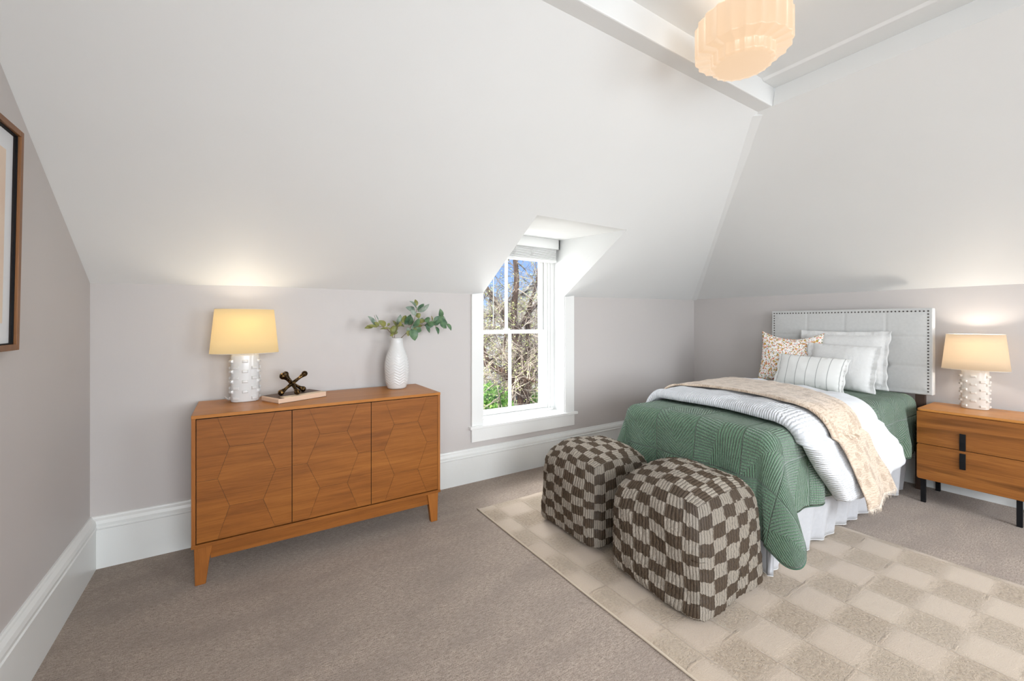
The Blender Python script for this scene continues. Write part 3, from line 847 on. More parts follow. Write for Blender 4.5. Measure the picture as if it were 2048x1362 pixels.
# ------------------------------------------------------------------ table lamps
def table_lamp(loc, rz, label, smat, ceram, watts, glowcol):
    t = thing('table_lamp', loc, rz, label, 'lamp', 'studded white table lamps')
    # ceramic body: oval column with rows of raised studs (front faces -y)
    a, c_ = 0.070, 0.042
    b = B()
    prof = [(0.90, 0.0), (0.985, 0.003), (1.0, 0.010), (1.0, 0.262), (0.985, 0.270), (0.93, 0.275), (0.3, 0.2755)]
    n = 64
    rings = [[b.verts.new((r * a * math.copysign(abs(math.cos(2*PI*k/n))**0.85, math.cos(2*PI*k/n)), r * c_ * math.copysign(abs(math.sin(2*PI*k/n))**0.85, math.sin(2*PI*k/n)), z)) for k in range(n)] for r, z in prof]
    for r0, r1 in zip(rings, rings[1:]):
        for k in range(n): b.faces.new((r0[k], r0[(k + 1) % n], r1[(k + 1) % n], r1[k]))
    b.faces.new(rings[0][::-1]); b.faces.new(rings[-1])
    for ci in range(10):
        th_ = -PI / 2 + ci * 2 * PI / 10
        p = Vector((a * math.copysign(abs(math.cos(th_))**0.85, math.cos(th_)), c_ * math.copysign(abs(math.sin(th_))**0.85, math.sin(th_)), 0))
        nrm = Vector((math.cos(th_) / a, math.sin(th_) / c_, 0)).normalized()
        tan = Vector((-nrm.y, nrm.x, 0))
        zsn = [0.028, 0.086, 0.144, 0.202, 0.250] if False else ([0.048, 0.106, 0.164, 0.222] if ci % 2 == 0 else [0.022, 0.080, 0.138, 0.196])
        if ci % 2 == 0: zsn = [z + 0.012 for z in zsn]
        for z in zsn:
            for (w, h, d) in ((0.0155, 0.0100, 0.0),):
                q0 = [p - nrm * 0.004 + tan * sx_ * w + Vector((0, 0, z + sz_ * h)) for sx_, sz_ in ((-1, -1), (1, -1), (1, 1), (-1, 1))]
                q1 = [p + nrm * 0.0075 + tan * sx_ * w * 0.80 + Vector((0, 0, z + sz_ * h * 0.62)) for sx_, sz_ in ((-1, -1), (1, -1), (1, 1), (-1, 1))]
                v0 = [b.verts.new(q) for q in q0]; v1 = [b.verts.new(q) for q in q1]
                b.faces.new(v1)
                for i in range(4): b.faces.new((v0[i], v0[(i + 1) % 4], v1[(i + 1) % 4], v1[i]))
    o = obj('lamp_base', b, ceram, t, smooth=True)
    md = o.modifiers.new('bevel', 'BEVEL'); md.width = 0.0022; md.segments = 2; md.limit_method = 'ANGLE'; md.angle_limit = math.radians(40)
    # shade: oval frustum, open top and bottom
    zb, zt = 0.280, 0.534
    def P(u, v):
        th_ = 2 * PI * u; r = lerp(1.0, 0.855, v)
        return (0.171 * r * math.cos(th_), 0.105 * r * math.sin(th_), lerp(zb, zt, v))
    sh = grid_mesh('lamp_shade', P, 64, 4, smat, t, thick=0.0016, offset=0)
    for z, r in ((zb, 1.0), (zt, 0.855)):
        b = B()
        tube(b, [(0.171 * r * math.cos(2 * PI * k / 48), 0.105 * r * math.sin(2 * PI * k / 48), z) for k in range(49)], 0.0018, 5, cap=False)
        obj('shade_rim', b, CERAMIC2, sh, smooth=True)
    b = B()
    tube(b, [(0, 0, 0.275), (0, 0, 0.33)], 0.014, 12)
    obj('socket', b, BRASS, t, smooth=True)
    b = B(); ico(b, Vector((0, 0, 0.385)), 0.026, 2, (1, 1, 1.2)); tube(b, [(0, 0, 0.33), (0, 0, 0.37)], 0.014, 10)
    em = MT('bulb_glow', (1, 0.9, 0.7), 0.4); em.b.inputs['Emission Color'].default_value = (1, 0.8, 0.5, 1); em.b.inputs['Emission Strength'].default_value = 2.0
    obj('bulb', b, em.m, t, smooth=True)
    for zz_ in (0.40,):
        d = bpy.data.lights.new('bulb_light', 'POINT'); d.energy = watts; d.color = glowcol; d.shadow_soft_size = 0.03
        l = bpy.data.objects.new('bulb_light', d); COL.objects.link(l); l.parent = t; l.location = (0.0, 0.0, 0.445)
    return t
lamp1 = table_lamp((0.025, 2.905, 0.843), 0.0, 'studded white ceramic lamp with a glowing golden yellow shade on the sideboard', SHADE1, CERAMIC, 1.7, (1.0, 0.90, 0.74))
lamp2 = table_lamp((4.44, 0.742, 0.681), -PI / 2, 'studded ceramic lamp with a glowing cream shade on the nightstand', SHADE2, CERAMIC2, 3.8, (1.0, 0.91, 0.80))
# clear cord looped behind the sideboard lamp
b = B()
tube(b, [(-0.075, 0.015, 0.012), (-0.098, 0.02, 0.03), (-0.10, 0.03, 0.02), (-0.08, 0.05, 0.006), (-0.02, 0.06, 0.005)], 0.0022, 6)
obj('cord', b, CERAMIC, lamp1, smooth=True)

# ------------------------------------------------------------------ book and bronze jack
SBZ = 0.843
def book():
    t = thing('book', (0.279, 2.834, SBZ), math.radians(25), 'dark brown and cream covered book lying under the bronze ornament', 'book')
    PG = MT('book_pages', (0.72, 0.52, 0.38), 0.85)
    o_ = PG.tc(); PG.bump(PG.noise(PG.mapping(o_, (2, 2, 300)), 3, 2), 0.4, 0.003)
    CV = MT('book_cover_brown', (0.085, 0.045, 0.025), 0.5).m
    CR = MT('book_cover_cream', (0.78, 0.62, 0.45), 0.6).m
    L, D, H = 0.146, 0.088, 0.030
    b = B(); box(b, -L + 0.004, L, -D + 0.002, D, 0.002, H - 0.002); obj('pages', b, PG.m, t)
    b = B(); box(b, -L, L + 0.002, -D, D + 0.003, 0, 0.002); obj('back_cover', b, CV, t)
    b = B()
    box(b, -L, L + 0.002, -D + 0.055, D + 0.003, H - 0.002, H, mi=0)
    box(b, -L + 0.03, L + 0.002, -D, -D + 0.055, H - 0.002, H, mi=1)
    box(b, -L, -L + 0.03, -D, -D + 0.055, H - 0.002, H, mi=0)
    obj('front_cover', b, (CV, CR), t)
    b = B(); poly_slab(b, [(-L, -D, 0), (-L - 0.004, -D, 0.006), (-L - 0.004, -D, H - 0.006), (-L, -D, H), (-L + 0.003, -D, H - 0.001), (-L + 0.003, -D, 0.001)], (0, 2 * D, 0))
    obj('spine', b, PG.m, t)
book()
def jack():
    c = Vector((0.262, 2.835, SBZ + 0.030 + 0.062))
    b = B()
    def arm(tip, rt):
        tip = Vector(tip); n = 9
        tube(b, [tip * (k / n) for k in range(n + 1)], [lerp(0.0115, 0.0085, min(1, 2 * k / n)) if k < n * 0.55 else lerp(0.0085, rt * 0.92, ((k / n - 0.55) / 0.45) ** 1.3) for k in range(n + 1)], 14)
        ico(b, tip, rt, 2)
    # three crossed bars
    A1 = Vector((-0.060, -0.035, -0.044)); arm(A1, 0.018); arm(Vector((0.070, 0.02, 0.052)), 0.018)
    A2 = Vector((0.022, -0.060, -0.0435)); arm(A2, 0.018); arm(Vector((-0.030, 0.050, 0.052)), 0.018)
    A3 = Vector((0.062, 0.032, -0.043)); arm(A3, 0.0185); arm(Vector((-0.050, -0.042, 0.052)), 0.021)
    ico(b, Vector((0, 0, 0)), 0.0145, 2)
    o = obj('jack_ornament', b, BRONZE, smooth=True, loc=c)
    tag(o, 'dark bronze jack shaped ornament with six knobbed arms standing on the book', 'ornament')
jack()

# ------------------------------------------------------------------ vase and branches
VX, VY = 0.918, 2.905
def vase():
    b = B()
    prof = [(0.0, 0.0), (0.055, 0.0), (0.062, 0.004), (0.066, 0.012)]
    tab = [(0.012, 0.066), (0.05, 0.073), (0.11, 0.079), (0.16, 0.079), (0.20, 0.074), (0.24, 0.064), (0.28, 0.051), (0.31, 0.043), (0.33, 0.040), (0.347, 0.041)]
    n = 130
    for k in range(1, n + 1):
        z = 0.012 + (0.347 - 0.012) * k / n
        prof.append((sinterp(tab, z), z))
    prof += [(0.039, 0.350), (0.036, 0.347), (0.034, 0.30), (0.03, 0.28), (0.001, 0.27)]
    def fn(th, z, r):
        if z < 0.02 or z > 0.325 or r < 0.038: return 0
        amp = min(1, (z - 0.02) / 0.02) * max(0, min(1, (0.29 - z) / 0.07))
        q = (th * 7 / (2 * PI)) % 1.0
        tri = abs(q - 0.5) * 2
        ph = ((z + tri * 0.020) / 0.0185) % 1.0
        return amp * 0.0034 * (ph if ph < 0.8 else (1 - ph) * 4)
    lathe(b, prof[1:], 168, fn=fn, cap=True)
    o = obj('vase', b, CERAMIC, smooth=True, loc=(VX, VY, SBZ), rot=(0, 0, math.radians(10)))
    tag(o, 'tall white ceramic vase with embossed chevron bands at the right end of the sideboard', 'vase')
vase()
LEAF = MT('leaf_dark_green', (0.06, 0.13, 0.06), 0.45)
_v = LEAF.noise(LEAF.tc(), 25, 3)
LEAF.color(LEAF.ramp(_v, [(0.35, (0.035, 0.095, 0.05)), (0.65, (0.115, 0.205, 0.095))])).bump(_v, 0.3, 0.003)
LEAF = LEAF.m
LEAFO = MT('leaf_olive', (0.2, 0.22, 0.05), 0.5)
_v = LEAFO.noise(LEAFO.tc(), 22, 3)
LEAFO.color(LEAFO.ramp(_v, [(0.35, (0.13, 0.155, 0.035)), (0.65, (0.26, 0.25, 0.07))]))
LEAFO = LEAFO.m
LEAFG = MT('leaf_grey_green', (0.22, 0.28, 0.22), 0.5)
_v = LEAFG.noise(LEAFG.tc(), 22, 3)
LEAFG.color(LEAFG.ramp(_v, [(0.35, (0.10, 0.16, 0.115)), (0.65, (0.30, 0.35, 0.29))]))
LEAFG = LEAFG.m
STEM = MT('twig', (0.16, 0.11, 0.05), 0.7).m
def leaf(bm, base, tip, width, roll, cup=0.12, mi=0, thick=0.0007):
    """one leaf blade: pointed oval, folded a little along the midrib"""
    base, tip = Vector(base), Vector(tip)
    d = tip - base; L = d.length; d.normalize()
    a = d.cross(Vector((0.3, -1, 0.2))).normalized()
    a = Matrix.Rotation(roll, 3, d) @ a
    nrm = a.cross(d).normalized()
    K = 8
    rows = []
    for k in range(K + 1):
        t = k / K
        w = width * 0.5 * (math.sin(PI * min(1, t ** 0.8)) ** 0.75) if 0 < t < 1 else 0.0004
        c = base + d * L * t - nrm * (math.sin(PI * t) * L * -0.10)
        row = [c + a * w * s + nrm * abs(s) * w * cup * 2 for s in (-1, -0.5, 0, 0.5, 1)]
        rows.append([bm.verts.new(p) for p in row])
    low = [[bm.verts.new(v.co - nrm * thick) for v in r] for r in rows]
    for k in range(K):
        for j in range(4):
            f = bm.faces.new((rows[k][j], rows[k][j + 1], rows[k + 1][j + 1], rows[k + 1][j])); f.material_index = mi
            f = bm.faces.new((low[k][j], low[k + 1][j], low[k + 1][j + 1], low[k][j + 1])); f.material_index = mi
# branches are drawn in the vase's own front plane: (u, v) = (right, up) of a 2048 x 1219 sketch, 1 unit = UN metres
UN = 0.000726
def bp(u, v, dy=0.0):
    return Vector((VX + (u - 1420) * UN, VY + dy, SBZ + (965 - v) * UN - 0.012))
def branch(label, stem_pts, twigs, leaves, depth):
    t = thing('leafy_branch', (VX, VY, SBZ + 0.33), label=label, cat='branch', group='branches in the white vase')
    inv = Vector((VX, VY, SBZ + 0.33))
    b = B()
    P0 = Vector((VX, VY + depth * 0.1, SBZ + 0.29))
    pts = [P0] + [bp(u, v, depth * (0.3 + 0.7 * i / len(stem_pts))) for i, (u, v) in enumerate(stem_pts)]
    tube(b, [p - inv for p in pts], [0.0024] + [lerp(0.0022, 0.001, i / len(stem_pts)) for i in range(len(stem_pts))], 6)
    for tw in twigs:
        tube(b, [bp(u, v, depth) - inv for u, v in tw], 0.0011, 5)
    obj('stem', b, STEM, t, smooth=True)
    b = B()
    for (u0, v0, u1, v1, w, mi) in leaves:
        dd = depth + random.uniform(-0.025, 0.025)
        leaf(b, bp(u0, v0, dd) - inv, bp(u1, v1, dd + random.uniform(-0.02, 0.02)) - inv, w * UN * 1.12, random.uniform(-0.5, 0.5), mi=mi)
    obj('foliage', b, (LEAF, LEAFO, LEAFG), t, smooth=True)
random.seed(11)
branch('short leafy branch with small olive leaves leaning left from the vase',
    [(1385, 470), (1360, 420), (1310, 365), (1235, 355), (1170, 358)], [[(1310, 365), (1340, 340)], [(1235, 355), (1200, 250)], [(1335, 385), (1260, 378)]],
    [(1190, 360, 1112, 372, 34, 1), (1215, 350, 1142, 258, 42, 2), (1240, 350, 1195, 318, 36, 1), (1312, 350, 1236, 302, 50, 1), (1225, 360, 1130, 348, 26, 1), (1330, 372, 1252, 382, 20, 1), (1325, 350, 1350, 325, 22, 1), (1232, 300, 1205, 245, 8, 2), (1375, 425, 1335, 440, 30, 1), (1360, 400, 1330, 368, 20, 1)], -0.02)
branch('upright leafy branch with mixed olive leaves in the middle of the vase',
    [(1400, 470), (1405, 430), (1430, 370), (1475, 320), (1500, 290)], [[(1430, 370), (1440, 300)]],
    [(1440, 360, 1365, 405, 50, 1), (1402, 438, 1400, 385, 66, 1), (1438, 365, 1408, 300, 44, 1), (1440, 340, 1468, 242, 44, 2), (1435, 360, 1455, 305, 42, 1), (1480, 322, 1525, 248, 52, 1), (1470, 345, 1520, 360, 34, 1), (1500, 340, 1572, 240, 54, 0), (1378, 380, 1415, 348, 14, 1)], 0.02)
branch('tall leafy branch rising highest out of the vase with grey green leaves',
    [(1455, 472), (1500, 430), (1545, 370), (1580, 310), (1602, 230), (1605, 165)], [[(1602, 220), (1650, 170)], [(1560, 340), (1520, 345)]],
    [(1603, 158, 1598, 92, 38, 1), (1590, 180, 1518, 112, 44, 2), (1592, 200, 1492, 172, 48, 2), (1605, 215, 1715, 138, 46, 2), (1600, 200, 1672, 135, 40, 0), (1590, 250, 1535, 195, 40, 2), (1600, 262, 1640, 232, 48, 1), (1560, 350, 1618, 275, 68, 0), (1530, 345, 1560, 262, 56, 0), (1520, 395, 1508, 450, 44, 1), (1525, 365, 1515, 430, 34, 2), (1545, 380, 1575, 495, 80, 0), (1570, 390, 1598, 440, 36, 0), (1540, 350, 1552, 388, 34, 2), (1575, 372, 1590, 428, 44, 1)], -0.03)
branch('long leafy branch reaching right from the vase with dark green leaves',
    [(1460, 470), (1530, 410), (1610, 365), (1690, 345), (1800, 330), (1890, 285), (1930, 290)], [[(1690, 345), (1640, 290)], [(1800, 320), (1770, 255)], [(1800, 330), (1850, 400)]],
    [(1575, 365, 1680, 405, 80, 0), (1620, 320, 1725, 300, 42, 1), (1650, 330, 1700, 270, 36, 2), (1690, 300, 1755, 275, 52, 0), (1700, 345, 1815, 320, 58, 0), (1790, 340, 1700, 348, 52, 0), (1702, 365, 1752, 422, 50, 0), (1785, 308, 1770, 250, 22, 1), (1800, 318, 1880, 258, 60, 0), (1880, 270, 1862, 178, 52, 0), (1885, 275, 1905, 240, 34, 0), (1840, 318, 1950, 318, 78, 0), (1850, 330, 1918, 378, 58, 0), (1922, 330, 1968, 402, 46, 0), (1820, 360, 1840, 440, 42, 0), (1925, 310, 1932, 255, 20, 2), (1915, 350, 1912, 388, 14, 2), (1720, 340, 1745, 330, 40, 0), (1640, 360, 1690, 345, 30, 1), (1800, 345, 1870, 288, 44, 0)], 0.0)

# ------------------------------------------------------------------ nightstand
ns = thing('nightstand', (4.12, 0.716, 0), label='honey wood nightstand with two drawers and black metal legs beside the bed', cat='nightstand')
def nso(name, bm, mat, parent=ns, **k): return obj(name, bm, mat, parent, **k)
HWN = 0.261
def rbox(bm, x0, x1, y0, y1, z0, z1, r, seg=5):
    """box whose yz-section has rounded corners"""
    pts = []
    for cy, cz, a0 in ((y1 - r, z1 - r, 0), (y0 + r, z1 - r, PI / 2), (y0 + r, z0 + r, PI), (y1 - r, z0 + r, 1.5 * PI)):
        for k in range(seg + 1):
            a = a0 + PI / 2 * k / seg
            pts.append((x0, cy + r * math.cos(a), cz + r * math.sin(a)))
    poly_slab(bm, pts, (x1 - x0, 0, 0))
b = B(); rbox(b, 0.018, 0.435, -HWN, HWN, 0.178, 0.672, 0.022); nso('body', b, NSW, bevel=0.001)
b = B()
pts = []
for cx_, cy_, a0, r in ((0.435 - 0.004, HWN - 0.004, 0, 0.004), (0.0 + 0.02, HWN - 0.02, PI / 2, 0.02), (0.02, -HWN + 0.02, PI, 0.02), (0.431, -HWN + 0.004, 1.5 * PI, 0.004)):
    for k in range(5): pts.append((cx_ + r * math.cos(a0 + PI / 2 * k / 4), cy_ + r * math.sin(a0 + PI / 2 * k / 4), 0.664))
poly_slab(b, pts, (0, 0, 0.017)); nso('top_panel', b, NST, bevel=0.003)
for z0, z1, dz in ((0.4315, 0.661, 0.485), (0.178, 0.428, 0.3555)):
    b = B(); box(b, 0.0, 0.018, -HWN, HWN, z0, z1)
    if z0 < 0.2:
        b.free(); b = B(); rbox(b, 0.0, 0.018, -HWN, HWN, z0, z1, 0.014)
    d = nso('drawer', b, NSW, bevel=0.002)
    b = B()
    zc = dz
    hh = 0.0575 if z0 > 0.4 else 0.054
    poly_slab(b, [(0.0, 0.014, zc - hh), (-0.010, 0.014, zc - hh), (-0.014, 0.014, zc), (-0.010, 0.014, zc + hh), (0.0, 0.014, zc + hh)], (0, 0.029, 0))
    h = nso('handle', b, BLACK, d, bevel=0.002)
for lx, ly in ((0.035, 0.235), (0.035, -0.215), (0.40, 0.235), (0.40, -0.215)):
    b = B()
    s = 1 if ly > 0 else -1
    box(b, lx, lx + 0.022, ly - 0.013, ly + 0.013, 0.0, 0.182)
    nso('leg', b, BLACK, bevel=0.001)

# ------------------------------------------------------------------ bed
BX0, BX1, BY0, BY1, BZ = 2.215, 4.40, 1.05, 2.03, 0.735
bed = thing('bed', (2.2, 1.54, 0), label='twin bed with green quilt, white ruffled skirt and nailhead trimmed headboard', cat='bed')
bl0 = Vector((2.2, 1.54, 0))
def rel(p): return (p[0] - bl0.x, p[1] - bl0.y, p[2])
# mattress + base under the covers
b = B(); box(b, BX0 + 0.03 - bl0.x, BX1 - bl0.x, BY0 + 0.03 - bl0.y, BY1 - 0.03 - bl0.y, 0.42, BZ - 0.02)
obj('mattress', b, LINEN, bed, bevel=0.05, seg=4)
b = B(); box(b, BX0 + 0.05 - bl0.x, BX1 - bl0.x, BY0 + 0.05 - bl0.y, BY1 - 0.05 - bl0.y, 0.16, 0.42)
obj('box_base', b, LINEN, bed, bevel=0.02)
for x, y in ((BX0 + 0.12, BY0 + 0.12), (BX0 + 0.12, BY1 - 0.12), (BX1 - 0.1, BY0 + 0.12), (BX1 - 0.1, BY1 - 0.12)):
    b = B(); box(b, x - 0.025 - bl0.x, x + 0.025 - bl0.x, y - 0.025 - bl0.y, y + 0.025 - bl0.y, 0.014 if x < 3 else 0.0, 0.17); obj('bed_foot', b, DARKWOOD, bed)

# quilt: flat cloth laid over the mattress with a hanging corner
RQ = 0.075
LF, LN_, LFAR = 0.47, 0.385, 0.40
def quilt_pt(u, v, extra=0.0):
    """u along the bed from the foot hem, v across from the near hem (metres of cloth)"""
    x, y = BX0 - LF + u, BY0 - LN_ + v
    a = max(0.0, BX0 + RQ - x)
    bn = max(0.0, BY0 + RQ - y); bf = max(0.0, y - (BY1 - RQ))
    bb_, sg = (bn, -1) if bn > 0 else (bf, 1)
    rho = math.hypot(a, bb_)
    cx_, cy_ = max(x, BX0 + RQ), min(max(y, BY0 + RQ), BY1 - RQ)
    crown = 0.012 * math.sin(PI * min(1, max(0, (cy_ - BY0) / (BY1 - BY0)))) + 0.004 * noise.noise((x * 4, y * 4, 2.0))
    if rho < 1e-9: return Vector((x, y, BZ + crown + extra))
    phi = math.atan2(bb_, a)              # 0: straight over the foot, 90: straight over the side
    arc = RQ * PI / 2
    R_ = RQ + extra
    if rho < arc:
        o_ = R_ * math.sin(rho / RQ); h = RQ - R_ * math.cos(rho / RQ)
    else:
        o_ = R_; h = RQ + (rho - arc)
    hang = max(0.0, rho - arc)
    d = Vector((-math.cos(phi), sg * math.sin(phi), 0))
    cor = math.sin(2 * phi) ** 1.6 if 0 < phi < PI / 2 else 0
    # pointed flare of the loose corner
    fl = cor * hang * (0.34 if sg < 0 else 0.25)
    fold = 0.0
    t_ = (y if phi < 0.3 else 0) + (x if phi > 1.27 else 0)
    k = min(1, hang / 0.25)
    fold = k * (0.016 * math.sin(t_ * 17.0 + 0.8) + 0.010 * math.sin(t_ * 31 + 1.0 + 2 * noise.noise((t_ * 3, 0, 0)))) * (1 - cor)
    swing = 0.02 * k
    p = Vector((cx_, cy_, BZ + crown * max(0, 1 - h / 0.1))) + d * (o_ + fl + fold + swing) + Vector((0, 0, -h + (hang - math.sqrt(max(0, hang**2 - fl**2)))))
    if sg < 0: p += Vector((cor * hang * 0.16, -cor * hang * 0.05, 0))
    return p
QW, QH = LF + (4.395 - BX0), LN_ + (BY1 - BY0) + LFAR
def quiltP(a, b_):
    u, v = a * QW, b_ * QH
    # rounded cloth corner at the near foot end
    ru = 0.16
    if u < ru and v < ru:
        d = math.hypot(ru - u, ru - v)
        m = max(ru - u, ru - v)
        if d > 1e-6:
            k = m / d
            u, v = ru - (ru - u) * k, ru - (ru - v) * k
    return rel(quilt_pt(u, v))
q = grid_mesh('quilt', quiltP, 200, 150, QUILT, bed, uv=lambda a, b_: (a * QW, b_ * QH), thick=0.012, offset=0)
q['label'] = 'green stitched quilt'
# edge piping on the quilt hem (darker bound edge)
b = B()
pts = [quiltP(1 - k / 200, 0) for k in range(201)] + [quiltP(0, k / 150) for k in range(1, 151)]
tube(b, pts, 0.0065, 6)
HEMM = MT('quilt_binding', (0.055, 0.12, 0.08), 0.9).m
obj('quilt_binding', b, HEMM, q, smooth=True)

# ruffled skirt on the foot and both long sides
def skirt():
    path = [(4.33, 2.06), (BX0 - 0.005, 2.06), (BX0 - 0.005, BY0 - 0.012), (4.33, BY0 - 0.012)]
    seg = []
    L = 0
    for p, q_ in zip(path, path[1:]):
        d = math.dist(p, q_); seg.append((L, L + d, p, q_)); L += d
    def base(s):
        for l0, l1, p, q_ in seg:
            if s <= l1 + 1e-9:
                t = (s - l0) / (l1 - l0)
                dx, dy = (q_[0] - p[0]) / (l1 - l0), (q_[1] - p[1]) / (l1 - l0)
                return Vector((lerp(p[0], q_[0], t), lerp(p[1], q_[1], t), 0)), Vector((dy, -dx, 0))
        return Vector((*path[-1], 0)), Vector((0, -1, 0))
    def P(a, b_):
        s = a * L
        p, n = base(s)
        # soften the normal round the corners
        p2, n2 = base(min(L, s + 0.04)); p1, n1 = base(max(0, s - 0.04))
        n = -(n + n1 + n2).normalized()
        t = b_                                # 0 top, 1 bottom
        ph = s * 36 + 3.0 * noise.noise((s * 2.2, 0, 5))
        big = noise.noise((s * 5.5, 0, 1.7))
        w = (math.sin(ph) * 0.5 + 0.35 * math.sin(ph * 0.43 + 1.3)) * (0.004 + 0.026 * t ** 1.2) + big * 0.030 * t
        out = 0.012 + 0.050 * t + w
        z = lerp(0.40, 0.020 + 0.010 * (0.5 + noise.noise((s * 6, 3, 0))), t)
        tang = Vector((-n.y, n.x, 0)) * math.cos(ph) * 0.006 * t
        return rel(p + n * out + tang + Vector((0, 0, z)))
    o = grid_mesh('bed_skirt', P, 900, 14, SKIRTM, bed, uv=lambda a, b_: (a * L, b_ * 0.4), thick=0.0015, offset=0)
    o['label'] = 'white gathered skirt'
    b = B(); tube(b, [P(k / 900, 1.0) for k in range(901)], 0.0022, 5)
    obj('skirt_hem', b, LINEN, o, smooth=True)
skirt()

# headboard
def headboard():
    hx0, hx1 = 4.425, 4.49
    y0, y1, z0, z1 = 0.957, 2.115, 0.742, 1.412
    hb = thing('headboard', (0, 0, 0)); hb.parent = bed; hb.location = (-bl0.x, -bl0.y, 0)
    del hb
    return hx0, hx1, y0, y1, z0, z1
hx0, hx1, hy0, hy1, hz0, hz1 = 4.425, 4.49, 0.957, 2.115, 0.742, 1.412
NB = [(hy0 + (hy1 - hy0) * (k + 0) / 4) for k in range(5)]
ZBT = [0.96, 1.19]
seams_y = [1.235, 1.515, 1.80]
def tuft(y, z):
    d = 0.0
    for sy in seams_y: d += 0.0035 * math.exp(-((y - sy) / 0.009) ** 2)
    for sz in ZBT: d += 0.0028 * math.exp(-((z - sz) / 0.009) ** 2)
    for sy in seams_y:
        for sz in ZBT: d += 0.016 * math.exp(-(((y - sy) ** 2 + (z - sz) ** 2) / 0.022 ** 2))
    # cushions
    ed = min(y - hy0 - 0.03, hy1 - 0.03 - y, z - hz0 - 0.03, hz1 - 0.03 - z)
    d -= 0.010 * (1 - math.exp(-max(0, ed) / 0.05))
    return d
def P(a, b_):
    y, z = lerp(hy0 + 0.008, hy1 - 0.008, a), lerp(hz0 + 0.008, hz1 - 0.008, b_)
    return rel((hx0 + tuft(y, z), y, z))
hbf = grid_mesh('headboard', P, 150, 90, HBM, bed)
b = B(); box(b, hx0 + 0.002 - bl0.x, hx1 - bl0.x, hy0 - bl0.y, hy1 - bl0.y, hz0, hz1)
obj('headboard_side_padding', b, HBM, hbf, bevel=0.008, seg=3)
NAIL = MT('nailhead', (0.10, 0.09, 0.085), 0.35, 0.9).m
proto = None
nails = []
ny = 46
for k in range(ny + 1): nails.append((lerp(hy0 + 0.026, hy1 - 0.026, k / ny), hz1 - 0.024))
nz_ = 26
for k in range(1, nz_ + 1):
    nails.append((hy0 + 0.026, hz1 - 0.024 - k * 0.0238)); 
    if k <= 13: nails.append((hy1 - 0.026, hz1 - 0.024 - k * 0.0238))
nails = nails[:100]
bb_ = B(); bmesh.ops.create_uvsphere(bb_, u_segments=10, v_segments=6, radius=0.0060, matrix=Matrix.Diagonal((0.5, 1, 1, 1)))
pn = obj('nailhead', bb_, NAIL, hbf, smooth=True)
def nailx(y, z): return hx0 + tuft(y, z) - 0.0008
pn.location = rel((nailx(*nails[0]), nails[0][0], nails[0][1]))
for y, z in nails[1:]:
    c = pn.copy(); COL.objects.link(c); c.parent = hbf; c.location = rel((nailx(y, z), y, z))
bb_ = B(); bmesh.ops.create_uvsphere(bb_, u_segments=16, v_segments=10, radius=0.013, matrix=Matrix.Diagonal((0.55, 1, 1, 1)))
pb = obj('tufting_button', bb_, HBM, hbf, smooth=True)
first = True
for sy in seams_y:
    for sz in ZBT:
        loc = rel((hx0 + tuft(sy, sz) - 0.003, sy, sz))
        if first: pb.location = loc; first = False
        else:
            c = pb.copy(); COL.objects.link(c); c.parent = hbf; c.location = loc
for y in (hy0 + 0.05, hy1 - 0.10):
    b = B(); box(b, hx0 + 0.02 - bl0.x, hx1 - 0.005 - bl0.x, y - bl0.y, y + 0.055 - bl0.y, 0.0, hz0 + 0.02)
    obj('headboard_leg', b, DARKWOOD, bed)

# ---- duvet and throw draped across the bed
YE = BY0 + 0.005                        # near edge
def prof_pt(s, off):
    """across the bed: s<0 on top (distance in from the near edge), s>0 down the near side; past the far edge it drops again"""
    Wt = BY1 - BY0
    R = RQ + 0.01
    zt = BZ + 0.016
    # arclength: top flat from s=-(Wt-R) .. -R ; near arc -R..; far arc
    s_arc = R * PI / 2
    if s > -R + 0.0 and s <= -R + s_arc:
        t = (s + R) / R
        c = Vector((0, BY0 + R, zt - R)); n = Vector((0, -math.sin(t), math.cos(t)))
        return c + n * (R + off), n
    if s > -R + s_arc:
        h = s - (-R + s_arc)
        n = Vector((0, -1, 0.10)).normalized()
        return Vector((0, BY0 - 0.028 - h * 0.10, zt - R - h)) + Vector((0, -1, 0)) * off, n
    if s < -(Wt - R):
        d = -(Wt - R) - s
        if d < s_arc:
            t = d / R; c = Vector((0, BY1 - R, zt - R)); n = Vector((0, math.sin(t), math.cos(t)))
            return c + n * (R + off), n
        n = Vector((0, 1, 0))
        return Vector((0, BY1 + 0.028 + (d - s_arc) * 0.12, zt - R - (d - s_arc))) + n * off, n
    crown = 0.014 * math.sin(PI * (-s) / Wt)
    return Vector((0, BY0 - s, zt + off + crown)), Vector((0, 0, 1))
